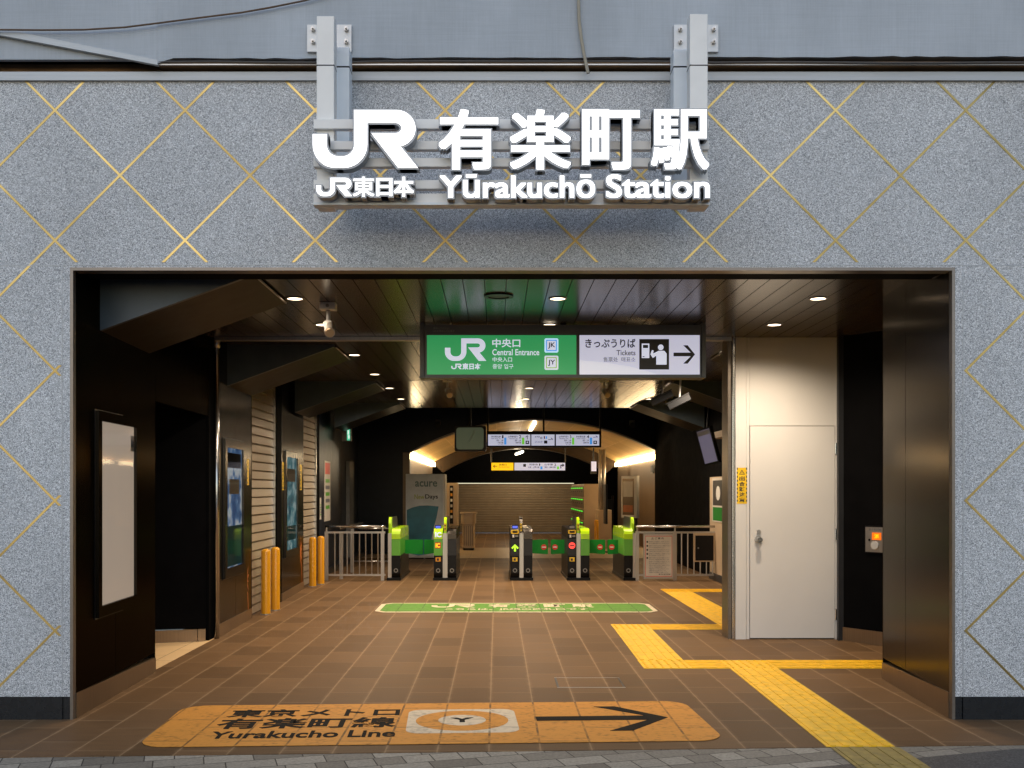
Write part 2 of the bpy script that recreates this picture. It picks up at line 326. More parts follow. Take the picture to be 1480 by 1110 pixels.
class MB:
    def __init__(s): s.v, s.f, s.m, s.mats = [], [], [], []
    def mi(s, m):
        if m not in s.mats: s.mats.append(m)
        return s.mats.index(m)
    def add(s, vs, fs, m):
        o = len(s.v); s.v += [tuple(x) for x in vs]; k = s.mi(m)
        for f in fs: s.f.append(tuple(i + o for i in f)); s.m.append(k)
        return s
    def box(s, x0, x1, y0, y1, z0, z1, m):
        return s.fbox(Fr((0, 0, 0), (1, 0, 0), (0, 1, 0), (0, 0, 1)), x0, x1, y0, y1, z0, z1, m)
    def fbox(s, f, a0, a1, b0, b1, c0, c1, m, bev=0.):
        if bev:
            return s.poly(f, [(a0 + bev, b0), (a1 - bev, b0), (a1, b0 + bev), (a1, b1 - bev), (a1 - bev, b1), (a0 + bev, b1), (a0, b1 - bev), (a0, b0 + bev)], c0, c1, m)
        vs = [f(a, b, c) for c in (c0, c1) for b in (b0, b1) for a in (a0, a1)]
        fs = [(0, 2, 3, 1), (4, 5, 7, 6), (0, 1, 5, 4), (2, 6, 7, 3), (0, 4, 6, 2), (1, 3, 7, 5)]
        return s.add(vs, fs, m)
    def quad(s, f, a0, a1, b0, b1, c, m):
        return s.add([f(a0, b0, c), f(a1, b0, c), f(a1, b1, c), f(a0, b1, c)], [(0, 1, 2, 3)], m)
    def poly(s, f, pts, c0, c1, m, mside=None):
        n = len(pts)
        area = sum(pts[i][0] * pts[(i + 1) % n][1] - pts[(i + 1) % n][0] * pts[i][1] for i in range(n))
        if area < 0: pts = pts[::-1]
        s.add([f(a, b, c1) for a, b in pts], [tuple(range(n))], m)
        if c0 != c1:
            s.add([f(a, b, c0) for a, b in pts], [tuple(range(n - 1, -1, -1))], mside or m)
            vs = [f(a, b, c) for c in (c0, c1) for a, b in pts]
            s.add(vs, [(i, (i + 1) % n, n + (i + 1) % n, n + i) for i in range(n)], mside or m)
        return s
    def disc(s, f, a, b, ra, rb, c0, c1, m, n=32):
        return s.poly(f, [(a + ra * math.cos(t * math.tau / n), b + rb * math.sin(t * math.tau / n)) for t in range(n)], c0, c1, m)
    def ring(s, f, a, b, r0, r1, c0, c1, m, n=40, ky=1.):
        P = lambda r, t, c: f(a + r * math.cos(t * math.tau / n), b + r * ky * math.sin(t * math.tau / n), c)
        for t in range(n):
            q = [(r0, t), (r1, t), (r1, t + 1), (r0, t + 1)]
            s.add([P(r, k, c0) for r, k in q] + [P(r, k, c1) for r, k in q], [(4, 5, 6, 7), (3, 2, 1, 0), (1, 2, 6, 5), (0, 4, 7, 3)], m)
        return s
    def cyl(s, p, q, r, m, n=14, r2=None):
        p, q = Vector(p), Vector(q); d = (q - p).normalized()
        u = d.orthogonal().normalized(); w = d.cross(u); r2 = r if r2 is None else r2
        vs = [p + (u * math.cos(t * math.tau / n) + w * math.sin(t * math.tau / n)) * r for t in range(n)] + \
             [q + (u * math.cos(t * math.tau / n) + w * math.sin(t * math.tau / n)) * r2 for t in range(n)]
        fs = [(i, (i + 1) % n, n + (i + 1) % n, n + i) for i in range(n)] + [tuple(range(n - 1, -1, -1)), tuple(range(n, 2 * n))]
        return s.add(vs, fs, m)
    def tube(s, pts, r, m, n=8):
        for a, b in zip(pts, pts[1:]): s.cyl(a, b, r, m, n)
        return s
    def rrect(s, f, a0, a1, b0, b1, rad, c0, c1, m, k=6, mside=None):
        pts = []
        for cx, cy, st in ((a1 - rad, b1 - rad, 0), (a0 + rad, b1 - rad, 90), (a0 + rad, b0 + rad, 180), (a1 - rad, b0 + rad, 270)):
            for i in range(k + 1):
                t = R(st + 90 * i / k); pts.append((cx + rad * math.cos(t), cy + rad * math.sin(t)))
        return s.poly(f, pts, c0, c1, m, mside)
    def fat(s, f, body, a0, a1, b0, b1, c0, c1, m, dx, dy, mside=None):
        """heavy lettering: a few shifted copies of the regular glyph, each face a hair apart"""
        k = 0
        for ux, uy in ((-1, -1), (1, 1), (-1, 1), (1, -1), (0, 0), (-1, 0), (1, 0), (0, 1), (0, -1)):
            s.text(f, body, a0 + dx + ux * dx, a1 - dx + ux * dx, b0 + dy + uy * dy, b1 - dy + uy * dy, c0, c1 - k * .00025, m, 0., mside); k += 1
        return s
    def text(s, f, body, a0, a1, b0, b1, c0, c1, m, bold=0., mside=None, keep=False, align='l'):
        vs, fs, (x0, x1, y0, y1) = glyphs(body, bold)
        sx = (a1 - a0) / max(1e-6, x1 - x0); sy = (b1 - b0) / max(1e-6, y1 - y0)
        if keep:
            k = min(sx, sy); w = (x1 - x0) * k
            sx = sy = k
            if align == 'r': a0 = a1 - w
            elif align == 'c': a0 = (a0 + a1 - w) / 2
        P = [f(a0 + (v.x - x0) * sx, b0 + (v.y - y0) * sy, c0 + (v.z + .5) * (c1 - c0)) for v in vs]
        o = len(s.v); s.v += [tuple(x) for x in P]; k1, k2 = s.mi(m), s.mi(mside or m)
        for q, fr in fs: s.f.append(tuple(i + o for i in q)); s.m.append(k1 if fr else k2)
        return s
    def build(s, name, parent=None, smooth=False, bev=0.):
        me = bpy.data.meshes.new(name); me.from_pydata(s.v, [], s.f)
        for m in s.mats: me.materials.append(M[m] if isinstance(m, str) else m)
        me.polygons.foreach_set('material_index', s.m)
        if smooth: me.polygons.foreach_set('use_smooth', [True] * len(s.f))
        me.update()
        o = bpy.data.objects.new(name, me); COL.objects.link(o)
        if bev:
            b = o.modifiers.new('edge', 'BEVEL'); b.width = bev; b.segments = 2; b.limit_method = 'ANGLE'
        if parent is not None:
            o.parent = parent
            o.matrix_parent_inverse = parent.matrix_basis.inverted()
        return o

def tag(o, label, cat, group=None):
    o['label'] = label; o['category'] = cat
    if group: o['group'] = group
    return o
def thing(name, loc, label, cat, group=None):
    e = bpy.data.objects.new(name, None); COL.objects.link(e); e.location = loc; e.empty_display_size = .1
    return tag(e, label, cat, group)
def struct(o, kind='structure'):
    o['kind'] = kind; return o
def lamp(parent, loc, watts, color, spot=None, size=.08, rot=(0, 0, 0), area=None):
    l = bpy.data.lights.new('lamp_light', 'AREA' if area else ('SPOT' if spot else 'POINT'))
    l.energy = watts; l.color = color
    if area: l.shape = 'RECTANGLE'; l.size, l.size_y = area
    elif spot: l.spot_size = R(spot); l.spot_blend = 1.; l.shadow_soft_size = size
    else: l.shadow_soft_size = size
    o = bpy.data.objects.new('lamp_light', l); COL.objects.link(o); o.location = loc; o.rotation_euler = rot
    if parent is not None:
        o.parent = parent; o.matrix_parent_inverse = parent.matrix_basis.inverted()
    return o

# the railway mark (one outline), 0..1 wide, traced proportions
def mark_pts():
    P = []
    def arc(cx, cy, rx, ry, a0, a1, n=10):
        for i in range(n + 1):
            t = R(a0 + (a1 - a0) * i / n); P.append((cx + rx * math.cos(t), cy + ry * math.sin(t)))
    # units: crop pixels, y up from 562
    P += [(75, 112), (122, 112), (122, 75)]
    arc(162, 75, 40, 37, 180, 270); arc(174, 76, 40, 38, 270, 360)
    P += [(214, 192), (356, 192)]
    arc(356, 131, 64, 61, 90, -78, 14)
    P += [(428, 0), (362, 0), (272, 115), (350, 115)]
    arc(353, 132, 20, 17, -90, 90, 8)
    P += [(258, 149), (258, 78)]
    arc(180, 78, 78, 78, 0, -90); arc(150, 78, 75, 78, -90, -180)
    return [((x - 75) / 353, y / 192) for x, y in P]
MARK = mark_pts()
def mark(mb, f, a0, a1, b0, b1, c0, c1, m, mside=None):
    return mb.poly(f, [(a0 + x * (a1 - a0), b0 + y * (b1 - b0)) for x, y in MARK], c0, c1, m, mside)
def arrow_right(mb, f, a0, a1, b0, b1, c0, c1, m, t=.2):
    h = b1 - b0; mid = (b0 + b1) / 2; w = h * t / 2; hx = a1 - h / 2 - w * .4; s = w * 2.4
    return mb.poly(f, [(a0, mid - w), (a1 - w * 2.3, mid - w), (hx - w, b0), (hx + s - w, b0), (a1, mid), (hx + s - w, b1), (hx - w, b1), (a1 - w * 2.3, mid + w), (a0, mid + w)], c0, c1, m)
def box_px(x0, y0, x1, y1, Y): return PX(x0, Y), PX(x1, Y), PZ(y1, Y), PZ(y0, Y)

# ================================================================ world, camera
w = bpy.data.worlds.new("World"); S.world = w; w.use_nodes = True
bg = w.node_tree.nodes['Background']; sky = w.node_tree.nodes.new('ShaderNodeTexSky')
sky.sky_type = 'NISHITA'; sky.sun_disc = False
SUN_E, SUN_A = R(28), R(188)
sky.sun_elevation = SUN_E; sky.sun_rotation = SUN_A; sky.dust_density = .6; sky.air_density = 1.; sky.ozone_density = 1.
w.node_tree.links.new(sky.outputs['Color'], bg.inputs['Color']); bg.inputs['Strength'].default_value = .15
sl = bpy.data.lights.new('sun', 'SUN'); sl.energy = .5; sl.angle = R(100); sl.color = (.88, .94, 1)
so = bpy.data.objects.new('sun', sl); COL.objects.link(so)
sd = Vector((math.sin(SUN_A) * math.cos(SUN_E), math.cos(SUN_A) * math.cos(SUN_E), math.sin(SUN_E)))
so.rotation_euler = sd.to_track_quat('Z', 'Y').to_euler(); so.location = sd * 30
cam = bpy.data.cameras.new('camera'); co = bpy.data.objects.new('camera', cam); COL.objects.link(co)
co.location = (0, 0, EYE); co.rotation_euler = (R(90), 0, 0)
cam.sensor_width = 36.; cam.lens = 36. * F / 1480.; cam.shift_x = 22 / 1480; cam.shift_y = 153 / 1480; cam.clip_end = 500; cam.clip_start = .05
S.camera = co
S.view_settings.view_transform = 'Standard'; S.view_settings.look = 'None'; S.view_settings.exposure = 0.; S.view_settings.gamma = 1.
S.cycles.use_denoising = True; S.cycles.max_bounces = 8; S.cycles.diffuse_bounces = 4; S.cycles.glossy_bounces = 4; S.cycles.transmission_bounces = 4
S.cycles.sample_clamp_indirect = 6.; S.cycles.caustics_reflective = False; S.cycles.caustics_refractive = False

# ================================================================ ground
EDGE = lambda X: 5.89 + .048 * X
mb = MB(); mb.poly(GROUND, [(-60, EDGE(-60) if False else 3.0), (60, 8.8), (60, 60), (-60, 60)], -.05, 0., 'floor'); struct(mb.build('floor'))
mb = MB(); mb.add([(-60, 3.0, .0), (60, 8.8, 0), (60, -60, -.004), (-60, -60, -.004)], [(0, 3, 2, 1)], 'paver')
for i in range(len(mb.v)):
    x, y, z = mb.v[i]; mb.v[i] = (x, y, -.004)
struct(mb.build('pavement'))
# dark asphalt of the street, its edge running off at an angle
ang = R(17); ed = Vector((math.cos(ang), math.sin(ang), 0)); p0 = Vector((2.3, 5.755, -.002))
a = p0 - ed * 40; b = p0 + ed * .95; c_ = p0 + ed * 40
mb = MB(); mb.add([a, (p0.x + .72, 5.96, -.002), (60, 5.96, -.002), (60, -60, -.002), (-40, -60, -.002)], [(0, 4, 3, 2, 1)], 'asphalt'); struct(mb.build('road'))
mb = MB(); mb.box(-7, -2.853, 8.3, 10.4, .0, .004, 'beige_floor'); struct(mb.build('alcove_floor'))
mb = MB(); mb.quad(GROUND, -3.1, 3.85, 22.5, 26.6, .004, 'band'); struct(mb.build('floor_band'))

# tactile paving --------------------------------------------------
def strip(x0, x1, y0, y1, kind, m='yellow', z=.004, skew=0., name='tactile_strip', label='', par=None):
    mb = MB()
    sk = lambda x, y: x + skew * (y - y0)
    def bx(xa, xb, ya, yb, za, zb):
        vs = [(sk(x, y), y, zz) for zz in (za, zb) for y in (ya, yb) for x in (xa, xb)]
        mb.add(vs, [(4, 5, 7, 6), (0, 1, 5, 4), (2, 6, 7, 3), (0, 4, 6, 2), (1, 3, 7, 5)], m)
    # tiles .4 x .4 with thin joints
    if kind == 'y':
        n = max(1, round((y1 - y0) / .4)); L = (y1 - y0) / n
        for i in range(n):
            ya = y0 + i * L; bx(x0, x1, ya + .0015, ya + L - .0015, .0, z)
            for k in range(5):
                xc = x0 + (k + .5) * (x1 - x0) / 5; bx(xc - .017, xc + .017, ya + .007, ya + L - .007, z, z + .005)
    elif kind == 'x':
        n = max(1, round((x1 - x0) / .4)); L = (x1 - x0) / n
        for i in range(n):
            xa = x0 + i * L; bx(xa + .0015, xa + L - .0015, y0, y1, .0, z)
            for k in range(5):
                yc = y0 + (k + .5) * (y1 - y0) / 5; bx(xa + .007, xa + L - .007, yc - .017, yc + .017, z, z + .005)
    else:
        bx(x0, x1, y0, y1, .0, z)
        n = 6
        for i in range(max(1, round((x1 - x0) / .066))):
            for j in range(max(1, round((y1 - y0) / .066))):
                cx = x0 + (i + .5) * (x1 - x0) / max(1, round((x1 - x0) / .066)); cy = y0 + (j + .5) * (y1 - y0) / max(1, round((y1 - y0) / .066))
                mb.disc(GROUND, sk(cx, cy), cy, .012, .012, z, z + .005, m, 8)
    o = mb.build(name, par)
    return o
tg = 'tactile paving strips on the floor'
tag(strip(1.93, 2.33, EDGE(2.1), 8.62, 'y', skew=.013), 'long ridged yellow tactile strip running from street pavers to the white door', 'tactile paving', tg)
tag(strip(1.965, 2.365, 8.62, 9.03, 'd', name='tactile_tile'), 'studded yellow tactile tile where the street strip meets the crossing strip', 'tactile paving', tg)
tag(strip(1.64, 1.965, 8.62, 9.03, 'x'), 'short yellow tactile strip joining the zigzag to the studded tile', 'tactile paving', tg)
tag(strip(2.365, 5.2, 8.62, 9.03, 'x'), 'yellow tactile strip passing before the white door into the alcove', 'tactile paving', tg)
tag(strip(1.24, 1.64, 8.62, 9.03, 'd', name='tactile_tile'), 'studded yellow tactile corner tile beside the floor hatch', 'tactile paving', tg)
tag(strip(1.245, 1.645, 9.03, 11.03, 'y', skew=.013), 'ridged yellow tactile strip in the middle of the zigzag', 'tactile paving', tg)
tag(strip(1.272, 1.672, 11.03, 11.44, 'd', name='tactile_tile'), 'studded yellow tactile corner tile nearest the green floor sign', 'tactile paving', tg)
tag(strip(1.672, 2.475, 11.03, 11.44, 'x'), 'yellow tactile strip ending at the chrome post of the white wall', 'tactile paving', tg)
tag(strip(2.475, 2.88, 11.03, 15.08, 'y'), 'ridged yellow tactile strip half hidden behind the white wall', 'tactile paving', tg)
tag(strip(2.475, 3.55, 15.08, 15.5, 'x'), 'farthest yellow tactile strip, in front of the notice board railing', 'tactile paving', tg)
tag(strip(1.95, 2.35, 3.6, EDGE(2.1) - .01, 'y', 'yellow_dull', z=.002, skew=.0), 'worn dull yellow tactile strip on the street pavers', 'tactile paving', tg)

# floor signs -----------------------------------------------------
t27 = R(2.7)
DF = Fr((-2.11, 5.97, .003), (math.cos(t27), math.sin(t27), 0), (-math.sin(t27), math.cos(t27), 0), (0, 0, 1))
t = thing('floor_sign', (-.4, 6.6, 0), 'orange rounded floor sign with a black arrow and subway letter Y', 'floor sign')
mb = MB(); mb.rrect(DF, 0, 3.49, 0, 1.15, .17, 0, .002, 'decal_orange'); mb.build('film', t)
mb = MB()
mb.text(DF, '東京メトロ', .36, 1.50, .76, .99, .002, .004, 'decal_black', .022)
mb.text(DF, '有楽町線', .35, 1.49, .43, .72, .002, .004, 'decal_black', .022)
mb.text(DF, 'Yurakucho Line', .37, 1.50, .18, .36, .002, .004, 'decal_black', .022)
mb.build('lettering', t)
mb = MB(); mb.rrect(DF, 1.56, 2.27, .26, .93, .09, .002, .004, 'decal_white')
mb.disc(DF, 1.915, .595, .30, .285, .004, .0055, 'decal_orange', 48); mb.disc(DF, 1.915, .595, .155, .15, .0055, .007, 'decal_white', 40)
mb.text(DF, 'Y', 1.84, 1.99, .53, .66, .007, .0085, 'decal_black', .04); mb.build('subway_symbol', t)
mb = MB(); arrow_right(mb, DF, 2.40, 3.27, .27, .98, .002, .004, 'decal_black', .17); mb.build('arrow', t)

GF = Fr((-1.512, 12.55, .003), (1, .0, 0), (0, 1, 0), (0, 0, 1))
t = thing('floor_sign', (.24, 13, 0), 'long green floor sign with cream border and lettering before the gates', 'floor sign')
mb = MB(); mb.poly(GF, [(.12, 0), (3.39, 0), (3.51, .14), (3.51, .89), (3.39, 1.03), (.12, 1.03), (0, .89), (0, .14)], 0, .002, 'decal_white'); mb.build('border', t)
mb = MB(); mb.poly(GF, [(.14, .07), (3.37, .07), (3.45, .17), (3.45, .86), (3.37, .96), (.14, .96), (.06, .86), (.06, .17)], .002, .004, 'decal_green'); mb.build('film', t)
mb = MB(); mark(mb, GF, .67, 1.24, .50, .88, .004, .006, 'decal_white')
for i, ch in enumerate('有楽町駅'): mb.text(GF, ch, 1.40 + i * .36, 1.68 + i * .36, .50, .86, .004, .006, 'decal_white', .03)
mb.text(GF, 'こちらは、JR線の改札口です', .86, 2.66, .19, .40, .004, .006, 'decal_white', .02)
mb.build('lettering', t)

t = thing('floor_hatch', (.7, 8, 0), 'flush floor hatch outlined by a thin steel frame', 'floor hatch')
mb = MB(); x0, x1, y0, y1 = .46, .98, 7.79, 8.2
mb.box(x0, x1, y0, y0 + .008, 0, .003, 'steel_dull').box(x0, x1, y1 - .008, y1, 0, .003, 'steel_dull').box(x0, x0 + .016, y0 + .008, y1 - .008, 0, .003, 'darkgrey').box(x1 - .016, x1, y0 + .008, y1 - .008, 0, .003, 'darkgrey')
mb.build('frame', t)
mb = MB(); mb.box(x0 + .016, x1 - .016, y0 + .008, y1 - .008, -.001, .0015, 'floor'); mb.build('cover', t)

# ================================================================ facade
YF = 6.71
OL, OR, OT = -2.775, 2.982, 2.942
fac = thing('facade_wall', (0, YF, 0), 'grey speckled granite wall with brass diamond lines around the station entrance', 'wall')
mb = MB()
OLo, ORo, OTo = OL - .02, OR + .02, OT + .02
mb.box(-9, OLo - .03, YF + .12, YF + .35, .15, 4.18, 'granite').box(ORo + .03, 9, YF + .12, YF + .35, .15, 4.18, 'granite').box(-9, OLo, YF, YF + .12, .15, 4.18, 'granite').box(ORo, 9, YF, YF + .12, .15, 4.18, 'granite').box(OLo, ORo, YF, YF + .35, OTo, 4.18, 'granite')
mb.build('granite_cladding', fac)
mb = MB(); mb.box(-9, OLo - .05, YF - .004, YF + .34, 0, .15, 'plinth').box(OLo - .048, OLo, YF + .004, YF + .34, 0, .148, 'plinth').box(ORo + .052, 9, YF - .004, YF + .34, 0, .15, 'plinth').box(ORo, ORo + .048, YF + .004, YF + .34, 0, .148, 'plinth'); mb.build('plinth', fac)
mb = MB(); mb.box(-9, 9, YF - .025, YF + .4, 4.18, 4.235, 'coping'); mb.build('coping', fac)
mb = MB(); mb.box(OLo, OL, YF - .004, YF + .04, 0, OTo, 'trim').box(OR, ORo, YF - .004, YF + .04, 0, OTo, 'trim').box(OL, OR, YF - .004, YF + .10, OT, OTo, 'trim').box(OL, OR, YF + .104, YF + .34, OT + .012, OTo, 'black'); mb.build('opening_trim', fac)
# recessed joint lines round the opening
mb = MB(); e = .0025
lx, rx, tz = PX(90, YF), PX(1392, YF), PZ(383.5, YF)
mb.box(lx - .003, lx + .003, YF - e, YF + .01, .15, tz, 'letter_side').box(rx - .003, rx + .003, YF - e, YF + .01, .15, tz, 'letter_side').box(-9, lx - .003, YF - e, YF + .01, tz - .003, tz + .003, 'letter_side').box(rx + .003, 9, YF - e, YF + .01, tz - .003, tz + .003, 'letter_side')
mb.box(lx - .003, rx + .003, YF - e, YF + .01, tz + .0, tz + .006, 'letter_side'); mb.build('panel_joint', fac)
# brass inlay: 45 degree grid clipped to the header and the two pillars
mb = MB()
per = 188.0
def clip(p, q, x0, x1, y0, y1):
    t0, t1 = 0., 1.; dx, dy = q[0] - p[0], q[1] - p[1]
    for d, lo, hi, s_ in ((dx, x0, x1, p[0]), (dy, y0, y1, p[1])):
        if abs(d) < 1e-9:
            if s_ < lo or s_ > hi: return None
            continue
        a_, b_ = (lo - s_) / d, (hi - s_) / d
        if a_ > b_: a_, b_ = b_, a_
        t0, t1 = max(t0, a_), min(t1, b_)
    if t1 <= t0 + 1e-4: return None
    return (p[0] + dx * t0, p[1] + dy * t0), (p[0] + dx * t1, p[1] + dy * t1)
fr = front(YF); wpx = 2.3
for k in range(-14, 16):
    for sgn in (1, -1):
        if sgn == 1: p, q = (-80 + k * per + 118 - 0, 118), (-80 + k * per + 1010, 1010)
        else: p, q = (239 + k * per - 118, 118), (239 + k * per - 1010, 1010)
        for reg in ((-1200, 2700, 118, 379), (-1200, 87, 379, 1007), (1395, 2700, 379, 1007)):
            s_ = clip(p, q, reg[0], reg[1], reg[2], reg[3])
            if not s_: continue
            (xa, ya), (xb, yb) = s_
            lift = .0026 if sgn == 1 else .0020
            pts = [(PX(xa - wpx, YF), PZ(ya, YF)), (PX(xa + wpx, YF), PZ(ya, YF)), (PX(xb + wpx, YF), PZ(yb, YF)), (PX(xb - wpx, YF), PZ(yb, YF))]
            mb.poly(fr, pts, -.004, lift, 'brass')
mb.build('brass_inlay', fac)

# overhead viaduct beam -------------------------------------------
vb = thing('viaduct_beam', (0, 6.66, 4.3), 'grey painted concrete viaduct beam above the granite wall', 'viaduct')
fb = front(6.62)
zb = lambda y: PZ(y, 6.62)
mb = MB()
bot = [(PX(228, 6.62), zb(91))]
x = 228
while x < 2300:
    x += random.uniform(14, 40); bot.append((PX(x, 6.62), zb(81 + random.uniform(-1.2, 1.2) + (1480 - x) * .003)))
mb.poly(fb, [(PX(228, 6.62), 7.5)] + bot + [(bot[-1][0], 7.5)], -.6, 0., 'concrete')
mb.build('girder', vb)
mb = MB(); mb.poly(fb, [(-9, 7.5), (-9, zb(-180)), (PX(0, 6.62), zb(40)), (PX(228, 6.62) - .002, zb(86)), (PX(228, 6.62) - .002, 7.5)], -.03, -.012, 'concrete'); mb.build('haunch', vb)
mb = MB(); mb.poly(fb, [(-9, zb(-180) - .005), (PX(0, 6.62), zb(41)), (PX(228, 6.62), zb(87)), (PX(228, 6.62), zb(94)), (PX(0, 6.62), zb(51)), (-9, zb(-170))], -.028, .004, 'coping'); mb.build('edge_band', vb)
mb = MB(); mb.box(-9, PX(229, 6.75), 6.655, 6.69, PZ(86, 6.655), 7.5, 'concrete'); mb.build('inner_face', vb)
mb = MB(); mb.box(-9, 9, 6.8, 6.9, 4.0, PZ(93, 6.8), 'gap'); mb.box(-9, 9, 7.3, 7.4, 4.2, 7.5, 'gap'); mb.box(-9, 9, 6.9, 7.3, 4.2, 4.26, 'gap')
mb.build('backing', vb)
mb = MB()
pts = []
for i in range(17):
    xx = PX(228, 6.6) + i * .36; pts.append(Vector((xx, 6.625, zb(89) + random.uniform(-.006, .006))))
mb.tube(pts, .006, 'concrete_dark', 6); mb.build('bottom_seal', vb)
mb = MB(); mb.box(PX(229, 6.65), 9, 6.645, 7.28, zb(84) - .035, zb(84) - .012, 'gap'); mb.box(PX(229, 6.65), 9, 6.637, 6.645, zb(84) - .037, zb(84) - .028, 'steel_dull'); mb.build('soffit_board', vb)

# cables -----------------------------------------------------------
mb = MB(); pts = []
for x, y in ((-120, 46), (0, 43), (60, 43.5), (120, 43), (180, 39.5), (232, 33), (290, 25.5), (350, 18), (390, 11), (440, 1), (520, -20)):
    pts.append((PX(x, 6.59), 6.59, PZ(y, 6.59)))
mb.tube(pts, .006, 'cable'); tag(mb.build('overhead_cable'), 'thin brown cable sagging across the concrete beam', 'cable')
mb = MB(); pts = []
for x, y in ((834, -60), (836, 0), (837, 30), (840, 55), (844, 78), (847, 92), (850, 106)):
    pts.append((PX(x, 6.59), 6.59 - max(0, (y - 80) * -.0) , PZ(y, 6.59)))
mb.tube(pts, .011, 'cable2'); tag(mb.build('hanging_cable'), 'beige cable hanging down the beam to the wall top', 'cable')

# main sign ---------------------------------------------------------
sg = thing('station_sign', (0, 6.3, 3.6), 'large lit white station name sign on a grey steel frame above the entrance', 'sign')
Y0 = 6.12
for (xa, xb, ytop) in ((457.5, 483, 23), (997, 1023, 20)):
    mb = MB(); a0, a1, _, _ = box_px(xa, 0, xb, 1, Y0); mb.box(a0, a1, Y0, Y0 + .1, PZ(300, Y0), PZ(ytop, Y0), 'steel_paint')
    mb.box(a0 - .001, a1 + .001, Y0 - .001, Y0 + .101, PZ(95.5, Y0), PZ(93, Y0), 'blackp'); mb.build('post', sg, bev=.004)
for (xa, xb, ytop) in ((479, 505, 68), (973.5, 1000, 71)):
    mb = MB(); a0, a1, _, _ = box_px(xa, 0, xb, 1, 6.42); mb.box(a0, a1, 6.42, 6.54, PZ(296, 6.42), PZ(ytop, 6.42), 'steel_blue')
    mb.box(a0 - .001, a1 + .001, 6.419, 6.541, PZ(98, 6.42), PZ(95, 6.42), 'blackp'); mb.build('rear_post', sg, bev=.004)
for xc in (476, 1006):
    plt = MB(); a0, a1, b0, b1 = box_px(xc - 32, 36, xc + 32, 75, 6.60); plt.fbox(front(6.60), a0, a1, b0, b1, -.018, .004, 'galv'); p_ = plt.build('mounting_plate', sg)
    for dx in (-23, 25):
        for yy in (44, 62):
            q = MB(); q.cyl((PX(xc + dx, 6.6), 6.597, PZ(yy, 6.6)), (PX(xc + dx, 6.6), 6.572, PZ(yy, 6.6)), .014, 'steel_dull', 6); q.cyl((PX(xc + dx, 6.6), 6.58, PZ(yy, 6.6)), (PX(xc + dx, 6.6), 6.55, PZ(yy, 6.6)), .007, 'steel_dull', 8); q.build('bolt', p_)
    mb = MB(); mb.box(PX(xc - 4, 6.4), PX(xc + 4, 6.4), 6.2, 6.6, PZ(74, 6.4), PZ(58, 6.4), 'steel_paint'); mb.build('bracket', sg)
for (ya, yb) in ((172, 186), (203.5, 216), (228, 241), (260, 273), (279.5, 293)):
    mb = MB(); a0, a1, b0, b1 = box_px(453, ya, 1025, yb, 6.09); mb.box(a0, a1, 6.09, 6.119 + .02, b0, b1, 'steel_paint')
    mb.build('rail', sg, bev=.003)
mb = MB(); a0, a1, b0, b1 = box_px(453, 293.5, 1025, 297, 6.09); mb.box(a0, a1, 6.075, 6.16, b0, b1, 'steel_blue'); mb.build('bottom_rail', sg)
YL = 5.98; fl = front(YL)
D0 = -.075
H = .008
def halo_mark(mb, a0, a1, b0, b1):
    for i, (dx, dy) in enumerate(((H, H), (-H, H), (H, -H), (-H, -H))):
        mark(mb, fl, a0 + dx, a1 + dx, b0 + dy, b1 + dy, D0 - .004, -.004 - i * .0004, 'letter_side')
def L(t, x0, y0, x1, y1, bold, mb):
    a0, a1, b0, b1 = box_px(x0, y0, x1, y1, YL)
    mb.fat(fl, t, a0 - H, a1 + H, b0 - H, b1 + H, D0 - .004, -.004, 'letter_side', bold * (b1 - b0) + H, bold * (b1 - b0) * .72 + H, 'letter_side')
    mb.fat(fl, t, a0, a1, b0, b1, D0, 0., 'letter', bold * (b1 - b0), bold * (b1 - b0) * .72, 'letter_side')
mb = MB(); a0, a1, b0, b1 = box_px(452, 159, 604, 242.5, YL); mark(mb, fl, a0, a1, b0, b1, D0, 0, 'letter', 'letter_side'); halo_mark(mb, a0, a1, b0, b1); mb.build('railway_logo', sg)
mb = MB(); a0, a1, b0, b1 = box_px(457, 257, 509, 283.5, YL); mark(mb, fl, a0, a1, b0, b1, D0, 0, 'letter', 'letter_side'); halo_mark(mb, a0, a1, b0, b1)
L('東', 510, 255.5, 541, 284, .022, mb); L('日', 544, 257.5, 567, 283.5, .03, mb); L('本', 569, 255.5, 598, 284, .03, mb); mb.build('company_lettering', sg)
mb = MB()
for ch, x0, x1 in (('有', 634, 720), ('楽', 737, 825), ('町', 841.5, 924.5), ('駅', 941, 1025)): L(ch, x0, 158, x1, 245, .021 if ch in '駅楽' else .026, mb)
mb.build('kanji_lettering', sg)
mb = MB(); L('Yūrakuchō', 635.5, 252, 860, 286, .028, mb); L('Station', 876, 252, 1026, 286, .028, mb); mb.build('roman_lettering', sg)
# ================================================================ ceiling
ZC = 3.042
mb = MB()
x = -3.3
while x < 5.6:
    for y0, y1 in ((7.03, 8.84), (8.845, 14.40), (14.43, 19.15)):
        mb.box(x + .003, x + .157, y0, y1, ZC, ZC + .02, 'ceil_gloss' if y0 > 14 else 'ceil')
    x += .1605
mb.box(-8, 8, 7.07, 19.15, ZC + .022, ZC + .25, 'blackp')
ce = struct(mb.build('ceiling'))
mb = MB(); mb.box(-8, 8, 6.9, 42, 4.3, 4.5, 'black'); struct(mb.build('roof_slab'))
# transverse steel track of the night shutter
mb = MB(); mb.box(-2.84, 2.36, 10.28, 10.36, ZC - .035, ZC - .002, 'steel_dull'); tag(mb.build('shutter_track'), 'thin steel shutter track crossing the plank ceiling', 'track')

